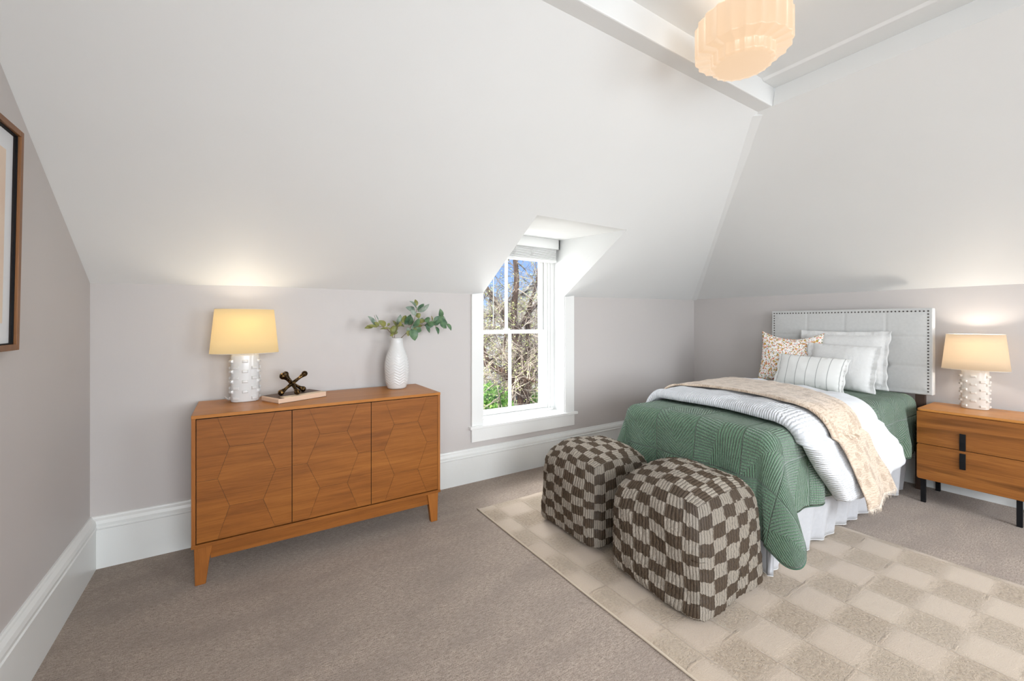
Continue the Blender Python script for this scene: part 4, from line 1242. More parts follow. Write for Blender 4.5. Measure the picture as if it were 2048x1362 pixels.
def drape(name, xl, xr, s_top, s_end, off0, thick, mat, ni=120, nj=60, wr=0.006, seed=0, puff=0.05, parent=None, tag_=None, uvs=1.0):
    """closed puffy cloth between the boundary curves xl(s), xr(s)"""
    me = bpy.data.meshes.new(name)
    vs, uvl = [], []
    def pt(i, j, top):
        a, b_ = i / ni, j / nj
        s = lerp(s_top, s_end(b_), a)
        x = lerp(sinterp(xl, s), sinterp(xr, s), b_)
        wid = abs(sinterp(xr, s) - sinterp(xl, s))
        e = min(b_ * wid, (1 - b_) * wid, abs(s_end(b_) - s), abs(s - s_top))
        k = math.sqrt(max(0.0, 1 - (1 - min(1, e / puff)) ** 2))
        nn = wr * noise.noise((x * 6 + seed, s * 6, seed)) + wr * 0.6 * noise.noise((x * 15, s * 12 + seed, seed + 3))
        fold = 0.0
        if s > 0.0: fold = 0.010 * min(1, s / 0.2) * math.sin((x - s * 0.6) * 20 + seed)
        off = off0 + ((thick * k + nn * k * 1.2 + fold * k) if top else 0.0)
        p, n = prof_pt(s, off)
        return (x - 0, p.y, p.z), (x - sinterp(xl, s), s + 2)
    idx = {}
    for top in (1, 0):
        for i in range(ni + 1):
            for j in range(nj + 1):
                p, u = pt(i, j, top); idx[(top, i, j)] = len(vs); vs.append(p); uvl.append(u)
    fs = []
    for i in range(ni):
        for j in range(nj):
            fs.append((idx[1, i, j], idx[1, i + 1, j], idx[1, i + 1, j + 1], idx[1, i, j + 1]))
            fs.append((idx[0, i, j], idx[0, i, j + 1], idx[0, i + 1, j + 1], idx[0, i + 1, j]))
    for i in range(ni):
        fs.append((idx[1, i, 0], idx[0, i, 0], idx[0, i + 1, 0], idx[1, i + 1, 0]))
        fs.append((idx[1, i, nj], idx[1, i + 1, nj], idx[0, i + 1, nj], idx[0, i, nj]))
    for j in range(nj):
        fs.append((idx[1, 0, j], idx[1, 0, j + 1], idx[0, 0, j + 1], idx[0, 0, j]))
        fs.append((idx[1, ni, j], idx[0, ni, j], idx[0, ni, j + 1], idx[1, ni, j + 1]))
    me.from_pydata(vs, [], fs)
    L = me.uv_layers.new(name='UVMap')
    for p in me.polygons:
        for li, vi in zip(p.loop_indices, p.vertices): L.data[li].uv = uvl[vi]
    me.materials.append(mat)
    bmx = bmesh.new(); bmx.from_mesh(me)
    bmesh.ops.remove_doubles(bmx, verts=bmx.verts, dist=1e-5)
    bmesh.ops.recalc_face_normals(bmx, faces=bmx.faces); bmx.to_mesh(me); bmx.free()
    smooth_all(me)
    o = bpy.data.objects.new(name, me); COL.objects.link(o)
    if parent: o.parent = parent
    def surf(a, b_, extra=0):
        i, j = a * ni, b_ * nj
        p, _ = pt(i, j, 1); return Vector(p)
    return o, surf
Wt = BY1 - BY0
dxl = [(-1.38, 2.36), (-1.0, 2.50), (-0.7, 2.475), (-0.4, 2.47), (-0.12, 2.42), (0.03, 2.42), (0.17, 2.52), (0.30, 2.65), (0.45, 2.80)]
dxr = [(-1.38, 3.75), (-1.0, 3.72), (-0.57, 3.62), (-0.28, 3.52), (-0.06, 3.42), (0.05, 3.45), (0.15, 3.58), (0.27, 3.76), (0.45, 3.84)]
dend = lambda t: sinterp([(0, 0.39), (0.12, 0.425), (0.35, 0.43), (0.6, 0.40), (0.85, 0.37), (0.95, 0.345), (1.0, 0.28)], t)
duv, _ = drape('duvet', dxl, dxr, -1.36, dend, 0.012, 0.055, DUVETM, 150, 80, wr=0.012, seed=2.0, puff=0.055)
tag(duv, 'folded white duvet laid across the foot end of the bed', 'duvet')
txl = [(-1.30, 2.70), (-1.0, 2.70), (-0.7, 2.76), (-0.35, 2.73), (-0.14, 2.66), (0.0, 2.64), (0.15, 2.76), (0.30, 2.86), (0.42, 2.93), (0.56, 2.93)]
txr = [(-1.30, 3.42), (-1.0, 3.41), (-0.57, 3.37), (-0.23, 3.20), (-0.02, 3.05), (0.15, 3.13), (0.30, 3.27), (0.42, 3.36), (0.56, 3.40)]
tend = lambda t: 0.465 + 0.012 * math.sin(t * 9) - 0.045 * t
thr, tsurf = drape('throw_blanket', txl, txr, -1.30, tend, 0.082, 0.014, THROW, 150, 50, wr=0.006, seed=8.0, puff=0.012)
tag(thr, 'tan leaf patterned throw blanket with a fringed end lying over the white duvet', 'blanket')
b = B()
random.seed(5)
for k in range(90):
    t = (k + random.random() * 0.6) / 90
    p = tsurf(0.995, t)
    ln = random.uniform(0.020, 0.042)
    d = Vector((random.uniform(-0.35, 0.45), random.uniform(-0.25, 0.05), -1)).normalized()
    tube(b, [p, p + d * ln * 0.5, p + d * ln + Vector((random.uniform(-.004, .004), 0, 0))], [0.0017, 0.0013, 0.0006], 4)
FR = MT('fringe_cotton', (0.74, 0.65, 0.55), 0.95).m
fo = obj('fringe', b, FR, thr, smooth=True)
fo['label'] = 'pale frayed fringe'

# ------------------------------------------------------------------ pillows
def pillow(name, label, loc, w, h, th, mat, tilt, rz, roll=0.0, flange=0.0, group='pillows against the headboard', ear=0.06, sag=0.0, seed=0.0, side_flange_only=False, ridge=None):
    """w along local x, h along local z, front faces local -y; loc is the middle of the bottom edge"""
    me = bpy.data.meshes.new(name)
    NI, NJ = 56, 44
    def P(a, b_, sd):
        sx_, sz_ = a * 2 - 1, b_ * 2 - 1
        # pincushion outline with pointed ears
        inx = 1 - ear * (1 - sz_ ** 2) ** 1.0 * 1.0
        inz = 1 - ear * (1 - sx_ ** 2) ** 1.0 * (h / w if w > h else 1) * 1.2
        x = sx_ * w / 2 * inx; z = h / 2 + sz_ * h / 2 * inz
        fx = flange / (w / 2); fz = 0 if side_flange_only else flange / (h / 2)
        ux = min(1, abs(sx_) / (1 - fx)); uz = min(1, abs(sz_) / (1 - fz)) if not side_flange_only else abs(sz_)
        k = (max(0, 1 - ux ** 2.4) ** 0.52) * (max(0, 1 - uz ** 2.4) ** 0.52)
        y = th / 2 * k
        nz1 = noise.noise((x * 7 + seed, z * 7, seed)) * 0.010 * k + noise.noise((x * 20 + seed, z * 20, seed)) * 0.003 * k
        # gathers near the edges
        e = min(1 - abs(sx_), 1 - abs(sz_))
        g = math.exp(-((e - 0.1) / 0.08) ** 2)
        nz1 += g * 0.0022 * math.sin((z if abs(sx_) > abs(sz_) else x) * 150 + seed)
        wav = 0.0
        if flange:
            fe = max(0, abs(sx_) - (1 - fx)) / fx if fx else 0
            fe2 = max(0, abs(sz_) - (1 - fz)) / fz if fz else 0
            fm = max(fe, fe2)
            wav = fm * 0.005 * math.sin((z * 48 if fe > fe2 else x * 42) + seed)
            x += math.copysign(1, sx_) * fe * 0.004 * math.sin(z * 62 + seed) 
        z -= sag * (1 - sx_ ** 2) * (b_ ** 2)
        return ((x, (-y - nz1 if sd else y * 0.8) + wav - (0.0012 if sd else 0), z))
    vs, uv = [], []
    for sd in (1, 0):
        for i in range(NI + 1):
            for j in range(NJ + 1):
                vs.append(P(i / NI, j / NJ, sd)); uv.append((i / NI * w + 0.0, j / NJ * h))
    n1_ = (NI + 1) * (NJ + 1)
    I = lambda s, i, j: (0 if s else n1_) + i * (NJ + 1) + j
    fs = []
    for i in range(NI):
        for j in range(NJ):
            fs.append((I(1, i, j), I(1, i + 1, j), I(1, i + 1, j + 1), I(1, i, j + 1)))
            fs.append((I(0, i, j), I(0, i, j + 1), I(0, i + 1, j + 1), I(0, i + 1, j)))
    for i in range(NI):
        fs.append((I(1, i, 0), I(0, i, 0), I(0, i + 1, 0), I(1, i + 1, 0)))
        fs.append((I(1, i, NJ), I(1, i + 1, NJ), I(0, i + 1, NJ), I(0, i, NJ)))
    for j in range(NJ):
        fs.append((I(1, 0, j), I(1, 0, j + 1), I(0, 0, j + 1), I(0, 0, j)))
        fs.append((I(1, NI, j), I(0, NI, j), I(0, NI, j + 1), I(1, NI, j + 1)))
    me.from_pydata(vs, [], fs)
    L = me.uv_layers.new(name='UVMap')
    for p in me.polygons:
        for li, vi in zip(p.loop_indices, p.vertices): L.data[li].uv = uv[vi]
    me.materials.append(mat); smooth_all(me)
    o = bpy.data.objects.new(name, me); COL.objects.link(o)
    # build orientation: roll in its plane, lean back by tilt, turn by rz (front towards -y then turned to -x)
    M = Matrix.Translation(loc) @ Matrix.Rotation(rz, 4, 'Z') @ Matrix.Rotation(-tilt, 4, 'X') @ Matrix.Rotation(roll, 4, 'Y')
    o.matrix_world = M
    tag(o, label, 'pillow', group)
    return o
PZ = BZ + 0.026
RZ0 = -PI / 2            # front faces -x
pillow('bed_pillow', 'large plain white pillow standing hindmost against the headboard', (4.27, 1.505, PZ), 0.655, 0.48, 0.13, LINEN, 0.20, RZ0, 0.0, flange=0.035, ear=0.05, seed=1.0)
pillow('throw_pillow', 'pink and mustard floral square pillow at the far end of the row', (4.12, 1.83, PZ), 0.48, 0.47, 0.13, FLORAL, 0.26, RZ0 + 0.28, 0.03, ear=0.07, sag=0.05, seed=4.0)
pillow('throw_pillow', 'white linen pillow with ruffled side edges in the middle of the row', (4.06, 1.455, PZ), 0.52, 0.38, 0.14, LINEN, 0.34, RZ0 - 0.02, 0.03, flange=0.045, ear=0.05, seed=7.0, side_flange_only=True)
pillow('throw_pillow', 'small white lumbar pillow with thin grey stripes lying in front', (3.88, 1.59, PZ), 0.52, 0.28, 0.12, STRIPE, 0.38, RZ0 + 0.02, 0.035, flange=0.022, ear=0.05, seed=9.0, side_flange_only=True)

# ------------------------------------------------------------------ poufs
def pouf(label, cx, cy, w, d, h, rz, seed):
    """rounded cube in chunky checked wool; six wrapped grids joined in one mesh"""
    N = 84
    vs, fs, uv = [], [], []
    def shape(p):
        x, y, z = p                                  # each -1..1 on a cube
        # superellipsoid blend
        p = 5.5 + 5.0 * max(0, -z) ** 2
        q = 4.5 if z > 0 else 4.5 + 14.0 * (-z) ** 2
        rxy = (abs(x) ** p + abs(y) ** p) ** (1 / p)
        r = (rxy ** q + abs(z) ** q) ** (1 / q)
        v = Vector((x, y, z)) / r
        bul = 1 + 0.012 * (1 - abs(v.z) ** 2)
        X, Y, Z = v.x * w / 2 * bul, v.y * d / 2 * bul, v.z * h / 2
        if v.z > 0: Z += 0.045 * (1 - min(1, (v.x ** 2 + v.y ** 2) / 1.6)) - 0.010
        # softer shoulders, sagging foot
        sh = 1 - 0.07 * max(0, v.z) ** 2 - 0.01 * max(0, -v.z) ** 3
        X *= sh; Y *= sh
        nn = noise.noise((X * 6 + seed, Y * 6, Z * 6)) * 0.014 + noise.noise((X * 40 + seed, Y * 40, Z * 40)) * 0.005 + noise.noise((X * 110 + seed, Y * 110, Z * 110)) * 0.003
        n = Vector((v.x ** 3, v.y ** 3, v.z ** 3)).normalized()
        return Vector((X, Y, Z)) + n * nn, n
    faces = [('x', -1), ('x', 1), ('y', -1), ('y', 1), ('z', 1), ('z', -1)]
    for axn, sg in faces:
        base = len(vs)
        for i in range(N + 1):
            for j in range(N + 1):
                a, b_ = i / N * 2 - 1, j / N * 2 - 1
                # checks run on round the four sides and over the top without a break
                if axn == 'x': p, m = (sg, a, b_), ((a * sg + 1) * 3.0 + (6 if sg > 0 else 18), (b_ + 1) * 4.5)
                elif axn == 'y': p, m = (a, sg, b_), ((-sg * a + 1) * 3.0 + (0 if sg < 0 else 12), (b_ + 1) * 4.5)
                else: p, m = (a, b_, sg), ((1 - b_) * 3.0 + 18, 9 + (a + 1) * 4.5)
                P_, n = shape(p)
                u_, v_ = m[0] + 0.10 * noise.noise((p[0] * 1.6 + seed, p[1] * 1.6, p[2] * 1.6)), m[1] + 0.16 * noise.noise((p[0] * 1.9, p[1] * 1.9 + seed, p[2] * 1.9))
                rib = 0.5
                P_ = P_ + n * (0.0035 * rib + 0.0022 * noise.noise((u_ * 9, v_ * 9, seed)))
                vs.append((P_.x, P_.y, P_.z + h / 2))
                uv.append((u_ + 40.0, v_ + 40.0))
        for i in range(N):
            for j in range(N):
                q_ = (base + i * (N + 1) + j, base + (i + 1) * (N + 1) + j, base + (i + 1) * (N + 1) + j + 1, base + i * (N + 1) + j + 1)
                fs.append(q_)
    me = bpy.data.meshes.new('pouf')
    me.from_pydata(vs, [], fs)
    L = me.uv_layers.new(name='UVMap')
    for p in me.polygons:
        for li, vi in zip(p.loop_indices, p.vertices): L.data[li].uv = uv[vi]
    me.materials.append(POUF)
    bmx = bmesh.new(); bmx.from_mesh(me)
    bmesh.ops.remove_doubles(bmx, verts=bmx.verts, dist=0.0012)
    bmesh.ops.recalc_face_normals(bmx, faces=bmx.faces); bmx.to_mesh(me); bmx.free()
    smooth_all(me)
    o = bpy.data.objects.new('pouf', me); COL.objects.link(o)
    zmin = min(v.co.z for v in me.vertices)
    o.location = (cx, cy, 0.0135 - zmin); o.rotation_euler = (0, 0, rz)
    tag(o, label, 'pouf', 'checked poufs at the foot of the bed')
    return o
pouf('brown and cream checked cube pouf nearest the camera', 1.880, 1.312, 0.540, 0.540, 0.515, 0.0, 1.0)
pouf('brown and cream checked cube pouf nearer the window', 1.902, 1.970, 0.520, 0.525, 0.485, 0.0, 5.0)

# ------------------------------------------------------------------ ceiling light
def ceiling_light():
    c = (1.84, 1.0)
    t = thing('ceiling_light', (c[0], c[1], ZC), label='scalloped two tier opal glass ceiling light glowing warm', cat='ceiling light')
    b = B()
    R, r2 = 0.192, 0.128
    def fl(n, k): return lambda th, z, r: -r * k * abs(math.sin(n * th / 2)) if r > 0.12 else 0
    zt, zb, zl = -0.135, -0.275, -0.330
    prof = [(0.05, zt + 0.012), (R * 0.93, zt + 0.006), (R, zt - 0.008), (R, zb + 0.006), (R * 0.985, zb), (r2 + 0.006, zb - 0.004), (r2, zb - 0.010), (r2, zl + 0.008), (r2 * 0.97, zl), (r2 * 0.80, zl - 0.002), (0.01, zl - 0.004)]
    lathe(b, prof, 240, fn=fl(22, 0.045))
    obj('glass_shade', b, OPAL, t, smooth=True)
    b = B(); lathe(b, [(0.050, -0.0), (0.050, -0.016), (0.044, -0.020), (0.011, -0.024), (0.011, zt + 0.01)], 32); obj('ceiling_canopy', b, BRASS, t, smooth=True)
    d = bpy.data.lights.new('ceiling_bulb', 'POINT'); d.energy = 0.5; d.color = (1, 0.88, 0.72); d.shadow_soft_size = 0.06
    l = bpy.data.objects.new('ceiling_bulb', d); COL.objects.link(l); l.parent = t; l.location = (0, 0, zt + 0.06)
ceiling_light()

# ------------------------------------------------------------------ framed picture
def picture():
    # hangs on the left wall, leaning a little forward at the top
    y1, y0, z0, z1 = 2.105, 1.505, 1.208, 1.944
    t = thing('picture_frame', (XL, (y0 + y1) / 2, z0), label='walnut framed abstract print in a white mat on the left wall', cat='picture')
    HW, Hh = (y1 - y0) / 2, z1 - z0
    fw, fd = 0.020, 0.038
    lean = math.radians(0.9)
    t.rotation_euler = (0, lean, 0)
    b = B()
    for q in ((-HW, -HW + fw, 0, Hh), (HW - fw, HW, 0, Hh), (-HW + fw, HW - fw, 0, fw), (-HW + fw, HW - fw, Hh - fw, Hh)):
        box(b, 0.004, fd, q[0], q[1], q[2], q[3])
    obj('frame', b, FRAMEW, t, bevel=0.0015)
    b = B()   # black strips in place of the shadow and reflection inside the frame
    g = 0.004
    for q in ((-HW + fw, -HW + fw + g, fw, Hh - fw), (HW - fw - g, HW - fw, fw, Hh - fw), (-HW + fw, HW - fw, fw, fw + g), (-HW + fw, HW - fw, Hh - fw - g, Hh - fw)):
        box(b, 0.006, fd - 0.008, q[0], q[1], q[2], q[3])
    obj('inner_shadow_strip', b, BLACK, t)
    MATB = MT('picture_mat', (0.78, 0.80, 0.82), 0.8).m
    b = B(); box(b, 0.003, fd - 0.018, -HW + fw, HW - fw, fw, Hh - fw); obj('mat_board', b, MATB, t)
    art = MT('abstract_print', (0.7, 0.55, 0.42), 0.8)
    o_ = art.tc()
    s_ = art.n('ShaderNodeSeparateXYZ', {0: o_})
    wob = art.math('MULTIPLY', art.math('SUBTRACT', art.noise(o_, 9, 3), 0.5), 0.05)
    dy = art.math('SUBTRACT', s_.outputs[1], 0.06); dz = art.math('SUBTRACT', s_.outputs[2], 0.49)
    rr = art.math('SQRT', art.math('ADD', art.math('MULTIPLY', dy, dy), art.math('MULTIPLY', art.math('MULTIPLY', dz, dz), 0.45)), 0)
    rr = art.math('ADD', rr, wob)
    blob = art.math('LESS_THAN', rr, 0.125)
    paper = art.ramp(art.noise(o_, 5, 4), [(0.3, (0.74, 0.56, 0.44)), (0.7, (0.82, 0.69, 0.55))])
    blue = art.ramp(art.noise(o_, 7, 4), [(0.35, (0.20, 0.29, 0.42)), (0.7, (0.46, 0.56, 0.66))])
    art.color(art.mix(blob, paper, blue))
    b = B(); box(b, fd - 0.018, fd - 0.0168, -HW + fw + 0.055, HW - fw - 0.055, fw + 0.07, Hh - fw - 0.065); obj('print', b, art.m, t)
    b = B(); box(b, fd - 0.012, fd - 0.0105, -HW + fw + g, HW - fw - g, fw + g, Hh - fw - g); obj('glass', b, GLASS, t)
picture()

# ------------------------------------------------------------------ outside the window
# the eye looks out from the upper floor: ground 3.2 m below the room's floor
GZ = -3.2
def ray_pt(u, v, D):
    """point of the garden at distance D along the direction seen at (u, v)"""
    Fv = Vector((math.sin(TH), math.cos(TH), 0)); Rv = Vector((math.cos(TH), -math.sin(TH), 0))
    return Vector((0, 0, CAMH)) + (Fv + Rv * (u - CXP) / FPX + Vector((0, 0, 1)) * (HY - v) / FPX) * D
GR = MT('garden_ground', (0.38, 0.34, 0.28), 0.95)
_v = GR.noise(GR.tc(), 1.2, 5, 0.65)
GR.color(GR.ramp(_v, [(0.35, (0.20, 0.22, 0.10)), (0.5, (0.36, 0.32, 0.26)), (0.7, (0.50, 0.46, 0.41))]))
bm = B(); box(bm, -30, 60, 4.2, 80, GZ - 0.2, GZ)
struct(obj('ground', bm, GR.m))
BARK = MT('bark', (0.2, 0.15, 0.12), 0.95)
_o = BARK.tc(); _v = BARK.noise(BARK.mapping(_o, (6, 6, 1.2)), 4, 5, 0.7)
BARK.color(BARK.ramp(_v, [(0.34, (0.030, 0.020, 0.016)), (0.52, (0.12, 0.07, 0.048)), (0.68, (0.30, 0.20, 0.15))])).bump(_v, 1.0, 0.05)
BARK = BARK.m
TWIG = MT('twig_bark', (0.33, 0.27, 0.22), 0.9)
_v = TWIG.noise(TWIG.tc(), 3, 3)
TWIG.color(TWIG.ramp(_v, [(0.40, (0.06, 0.042, 0.032)), (0.60, (0.55, 0.46, 0.37))]))
TWIG = TWIG.m
BUD = MT('young_leaf', (0.42, 0.50, 0.12), 0.7)
_v = BUD.noise(BUD.tc(), 4, 3)
BUD.color(BUD.ramp(_v, [(0.35, (0.26, 0.33, 0.07)), (0.65, (0.62, 0.66, 0.26))]))
BUD = BUD.m
def bud(bm, p, s):
    d = Vector((random.uniform(-1, 1), random.uniform(-1, 1), random.uniform(-0.5, 1))).normalized()
    a = d.orthogonal().normalized(); c = d.cross(a)
    v = [bm.verts.new(p), bm.verts.new(p + d * s * 0.5 + a * s * 0.3 + c * s * 0.08), bm.verts.new(p + d * s), bm.verts.new(p + d * s * 0.5 - a * s * 0.3 + c * s * 0.08), bm.verts.new(p + d * s * 0.5 - c * s * 0.05)]
    bm.faces.new((v[0], v[1], v[4])); bm.faces.new((v[1], v[2], v[4])); bm.faces.new((v[2], v[3], v[4])); bm.faces.new((v[3], v[0], v[4]))
def twig_from(bt, bb2, p, d, L, r, depth, budp, bs):
    n = 5
    pts = [p.copy()]; dd = d.copy()
    for k in range(n):
        dd = (dd + Vector((random.uniform(-1, 1), random.uniform(-1, 1), random.uniform(-0.7, 0.9))) * 0.28).normalized()
        pts.append(pts[-1] + dd * L / n)
    tube(bt, pts, [lerp(r, r * 0.35, k / n) for k in range(n + 1)], 4, cap=False)
    for k in range(1, n + 1):
        if random.random() < budp: bud(bb2, pts[k], bs * random.uniform(0.6, 1.3))
    if depth > 0:
        for k in range(random.choice((2, 3, 3))):
            i = random.randint(1, n)
            nd = (dd + Vector((random.uniform(-1, 1), random.uniform(-1, 1), random.uniform(-0.8, 1.0))) * 1.1).normalized()
            twig_from(bt, bb2, pts[i], nd, L * random.uniform(0.5, 0.8), r * 0.6, depth - 1, budp, bs)
def tree(name, label, limbs, base, nt, group, budp=0.5, bs=0.05, twL=0.9, depth=2, twr=0.012):
    t = thing(name, base, label=label, cat='tree', group=group)
    Bv = Vector(base)
    bt, bw, bbk = B(), B(), B()
    allp = []
    for (pts, rad) in limbs:
        # wobble subdivide
        P_, R_ = [], []
        for i in range(len(pts) - 1):
            for k in range(4):
                a = k / 4
                q = pts[i].lerp(pts[i + 1], a)
                q = q + Vector((noise.noise(q * 1.7), noise.noise(q * 1.7 + Vector((5, 0, 0))), noise.noise(q * 1.7 + Vector((0, 9, 0))))) * 0.07
                P_.append(q); R_.append(lerp(rad[i], rad[i + 1], a))
        P_.append(pts[-1]); R_.append(rad[-1])
        tube(bt, [p - Bv for p in P_], R_, 9)
        allp += [(P_[i], R_[i], (P_[min(i + 1, len(P_) - 1)] - P_[max(0, i - 1)]).normalized()) for i in range(len(P_))]
    for k in range(nt):
        p, r, d = random.choice(allp)
        nd = (d * 0.4 + Vector((random.uniform(-1, 1), random.uniform(-1, 1), random.uniform(-0.6, 1)))).normalized()
        twig_from(bw, bbk, p - Bv, nd, twL * random.uniform(0.5, 1.2), twr * random.uniform(0.6, 1.5), depth, budp, bs)
    obj('trunk', bt, BARK, t, smooth=True)
    obj('twigs', bw, TWIG, t, smooth=True)
    obj('foliage', bbk, BUD, t)
    return t
rz3 = lambda x, y: (900 + x / 2.62, 400 + y / 2.62)
def limb(D, pts, w):
    out = [ray_pt(*rz3(x, y), d) for (x, y), d in zip(pts, [D] * len(pts) if not isinstance(D, list) else D)]
    rad = [ww / 2.62 / FPX * (D if not isinstance(D, list) else D[0]) / 2 for ww in w]
    return out, rad
random.seed(21)
g0 = ray_pt(*rz3(385, 1090), 9.0); g0 = Vector((g0.x, g0.y, GZ))
main = [limb(9.0, [(348, 180), (345, 320), (338, 450), (334, 600), (345, 690), (358, 780), (375, 880), (385, 1000), (390, 1090)], [20, 26, 30, 36, 44, 48, 58, 66, 74]),
        limb([9.3] * 6, [(80, 300), (195, 460), (240, 530), (280, 590), (318, 650), (352, 710)], [16, 22, 28, 34, 36, 38]),
        limb([8.7] * 5, [(90, 640), (172, 790), (205, 850), (290, 905), (378, 990)], [26, 36, 40, 40, 44]),
        limb([9.4] * 5, [(640, 330), (520, 470), (455, 560), (400, 625), (345, 700)], [12, 16, 20, 24, 28]),
        limb([9.6] * 5, [(470, 350), (425, 520), (405, 700), (396, 800), (392, 940)], [10, 18, 30, 32, 34]),
        limb([8.8] * 4, [(270, 580), (287, 700), (284, 790), (200, 835)], [10, 13, 12, 8]),
        limb([8.5] * 5, [(600, 1010), (470, 968), (420, 950), (385, 928), (345, 935)], [10, 12, 12, 10, 7])]
main[0][0].append(g0); main[0][1].append(0.34)
tree('tree', 'bare forked spring tree filling the dormer window view, thickest of the trees', main, g0, 210, 'trees outside the window', budp=0.30, bs=0.040, twL=1.0, depth=2, twr=0.010)
g1 = ray_pt(*rz3(440, 1000), 13.0); g1 = Vector((g1.x, g1.y, GZ))
t2 = [limb(13.0, [(560, 560), (480, 700), (460, 780), (440, 860), (415, 960), (395, 1060)], [14, 24, 34, 38, 42, 46])]
t2[0][0].append(g1); t2[0][1].append(0.32)
tree('tree', 'rough barked tree standing behind the forked tree, on its right', t2 + [limb(13.0, [(620, 600), (540, 760), (425, 930)], [10, 16, 24])], g1, 130, 'trees outside the window', budp=0.25, bs=0.06, twL=1.6, depth=2, twr=0.015)
for (x, D, lab, sd) in ((150, 18.0, 'thin twiggy tree far off at the left of the window view', 3), (330, 21.0, 'distant pale twiggy tree behind the fork of the big tree', 5), (520, 17.0, 'thin twiggy tree far off at the right of the window view', 9)):
    random.seed(sd)
    g = ray_pt(*rz3(x, 900), D); g = Vector((g.x, g.y, GZ))
    top = g + Vector((random.uniform(-.5, .5), random.uniform(-.5, .5), 5.2))
    lb = [([top, g.lerp(top, 0.6) + Vector((.2, 0, 0)), g.lerp(top, 0.3), g], [0.05, 0.1, 0.15, 0.2])]
    for k in range(5):
        a = g.lerp(top, random.uniform(0.35, 0.8)); lb.append(([a + Vector((random.uniform(-2, 2), random.uniform(-1, 1), random.uniform(0.6, 2))), a + Vector((0, 0, .1)), a], [0.025, 0.06, 0.08]))
    tree('tree', lab, lb, g, 80, 'trees outside the window', budp=0.35, bs=0.08, twL=1.8, depth=2, twr=0.018)
# shrubs below
BUSH = MT('shrub_leaf', (0.12, 0.3, 0.04), 0.6)
_v = BUSH.noise(BUSH.tc(), 6, 3)
BUSH.color(BUSH.ramp(_v, [(0.35, (0.08, 0.24, 0.03)), (0.65, (0.34, 0.60, 0.12))]))
BUSH = BUSH.m
for (x, y, D, R_, lab, sd) in ((205, 1090, 10.0, 0.55, 'bright green shrub low at the left of the window view', 1), (440, 1080, 14.0, 0.55, 'small green shrub at the foot of the trees on the right', 2)):
    random.seed(sd)
    c = ray_pt(*rz3(x, y), D)
    t = thing('shrub', (c.x, c.y, GZ), label=lab, cat='shrub', group='shrubs outside the window')
    hgt = c.z - GZ
    b = B()
    for k in range(7): tube(b, [(0, 0, 0), (random.uniform(-.2, .2), random.uniform(-.2, .2), hgt * .6), (random.uniform(-.4, .4), random.uniform(-.4, .4), hgt)], [0.03, 0.02, 0.01], 5)
    obj('stem', b, BARK, t)
    b = B()
    for k in range(900):
        d = Vector((random.gauss(0, 1), random.gauss(0, 1), random.gauss(0, 1))).normalized() * R_ * random.uniform(0.55, 1.05)
        bud(b, Vector((d.x, d.y, hgt + d.z * (1.0 if d.z > 0 else 2.2))), 0.14)
    obj('foliage', b, BUSH, t)
# houses across the garden
HW_ = MT('house_siding', (0.55, 0.57, 0.60), 0.7)
_o = HW_.tc(); _w = HW_.n('ShaderNodeTexWave', {'Vector': _o, 'Scale': 1.6}, wave_type='BANDS', bands_direction='Z', wave_profile='SAW').outputs['Fac']
HW_.bump(_w, 0.5, 0.03); HW_ = HW_.m
ROOF = MT('roof_shingle', (0.30, 0.31, 0.33), 0.9).m
PANE = MT('far_window', (0.08, 0.10, 0.13), 0.15).m
def house(label, c, w, d, h, rh, rz, axis='x'):
    t = thing('house', (c[0], c[1], GZ), rz, label, 'house', 'houses across the garden')
    b = B(); box(b, -w / 2, w / 2, -d / 2, d / 2, 0, h)
    poly_slab(b, [(-w / 2, -d / 2, h), (w / 2, -d / 2, h), (0, -d / 2, h + rh)], (0, d, 0)); obj('wall', b, HW_, t)
    b = B()
    o_ = 0.35
    for s in (-1, 1):
        a = Vector((0, 0, h + rh + 0.1)); e_ = Vector((s * (w / 2 + o_), 0, h - rh * o_ / (w / 2) + 0.1))
        poly_slab(b, [(a.x, -d / 2 - o_, a.z), (e_.x, -d / 2 - o_, e_.z), (e_.x, -d / 2 - o_, e_.z + 0.18), (a.x, -d / 2 - o_, a.z + 0.18)], (0, d + 2 * o_, 0))
    obj('roof', b, ROOF, t)
    for x0 in (-w * 0.28, w * 0.12):
        b = B(); box(b, x0, x0 + 0.9, -d / 2 - 0.05, -d / 2 + 0.02, h * 0.45, h * 0.45 + 1.2); f = obj('window', b, TRIM, t)
        b = B(); box(b, x0 + 0.08, x0 + 0.82, -d / 2 - 0.07, -d / 2 - 0.04, h * 0.45 + 0.08, h * 0.45 + 1.12); obj('pane', b, PANE, f)
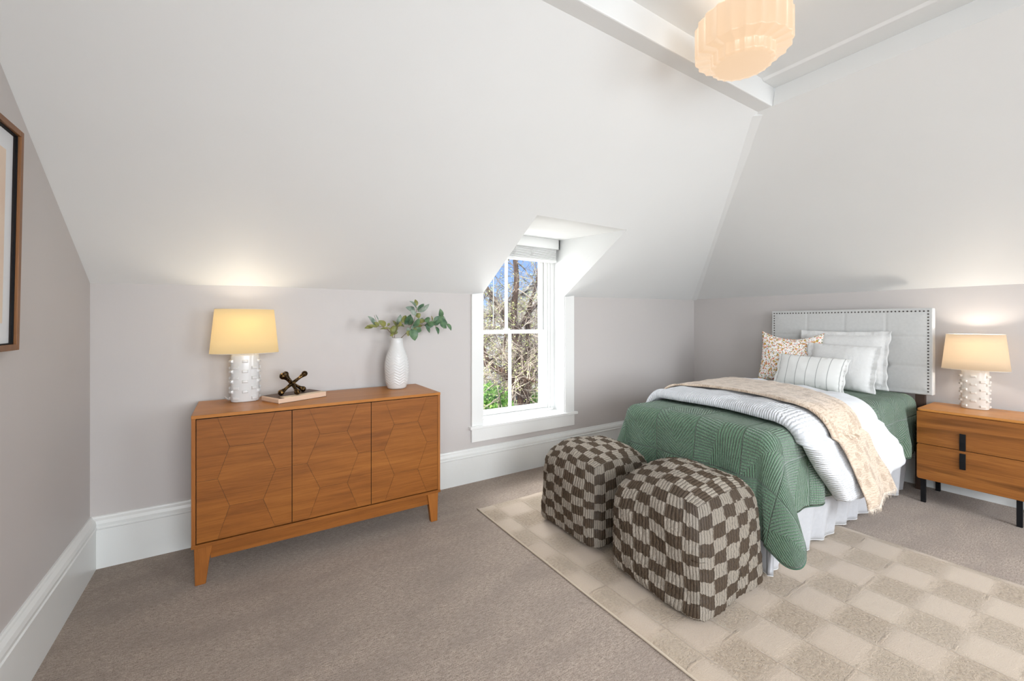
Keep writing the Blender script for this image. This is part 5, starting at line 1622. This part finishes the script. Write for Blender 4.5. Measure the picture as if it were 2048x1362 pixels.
cR = ray_pt(1108, 690, 31.0); house('white gabled house seen at the right side of the window view', cR, 8.4, 7.0, 4.9, 2.5, -0.75)
cL = ray_pt(940, 700, 42.0); house('pale house far away behind the bare trees at the left', cL, 14.0, 7.0, 3.4, 2.0, -0.45)
# low garden fence and parked car beyond
FEN = MT('weathered_fence', (0.42, 0.40, 0.39), 0.9).m
b = B()
p0, p1 = ray_pt(900, 800, 19.0), ray_pt(1180, 800, 19.0)
p0.z = p1.z = GZ; dv = p1 - p0; n = int(dv.length / 0.16)
dn_ = dv.normalized(); rzf = math.atan2(dn_.y, dn_.x)
for k in range(n):
    M = Matrix.Translation(dn_ * (k * 0.16)) @ Matrix.Rotation(rzf, 4, 'Z')
    box(b, 0, 0.135, 0, 0.02, 0, 0.85 + 0.01 * (k % 3), M)
M = Matrix.Rotation(rzf, 4, 'Z'); box(b, 0, dv.length, 0.02, 0.06, 0.25, 0.33, M); box(b, 0, dv.length, 0.02, 0.06, 0.65, 0.73, M)
f = obj('garden_fence', b, FEN, loc=p0); tag(f, 'low grey board fence across the garden below the window', 'fence')
def car(p, rz):
    t = thing('car', (p.x, p.y, GZ), rz, 'dark blue parked car glimpsed low through the tree trunks', 'car')
    CB = MT('car_paint', (0.05, 0.09, 0.16), 0.25, Coat_Weight=0.6).m
    b = B()
    poly_slab(b, [(-2.1, -0.85, 0.3), (2.1, -0.85, 0.3), (2.15, -0.85, 0.75), (1.2, -0.85, 0.95), (-2.0, -0.85, 1.0), (-2.15, -0.85, 0.6)], (0, 1.7, 0)); obj('body', b, CB, t, bevel=0.06)
    b = B(); poly_slab(b, [(-1.7, -0.75, 0.95), (1.1, -0.75, 0.93), (0.5, -0.7, 1.4), (-1.2, -0.7, 1.42)], (0, 1.45, 0)); obj('cabin', b, PANE, t, bevel=0.05)
    for x in (-1.35, 1.3):
        for y in (-0.86, 0.70):
            b = B(); tube(b, [(x, y, 0.32), (x, y + 0.18, 0.32)], 0.32, 18); obj('wheel', b, BLACK, t)
cp = ray_pt(1020, 800, 22.3); car(cp, -0.5)
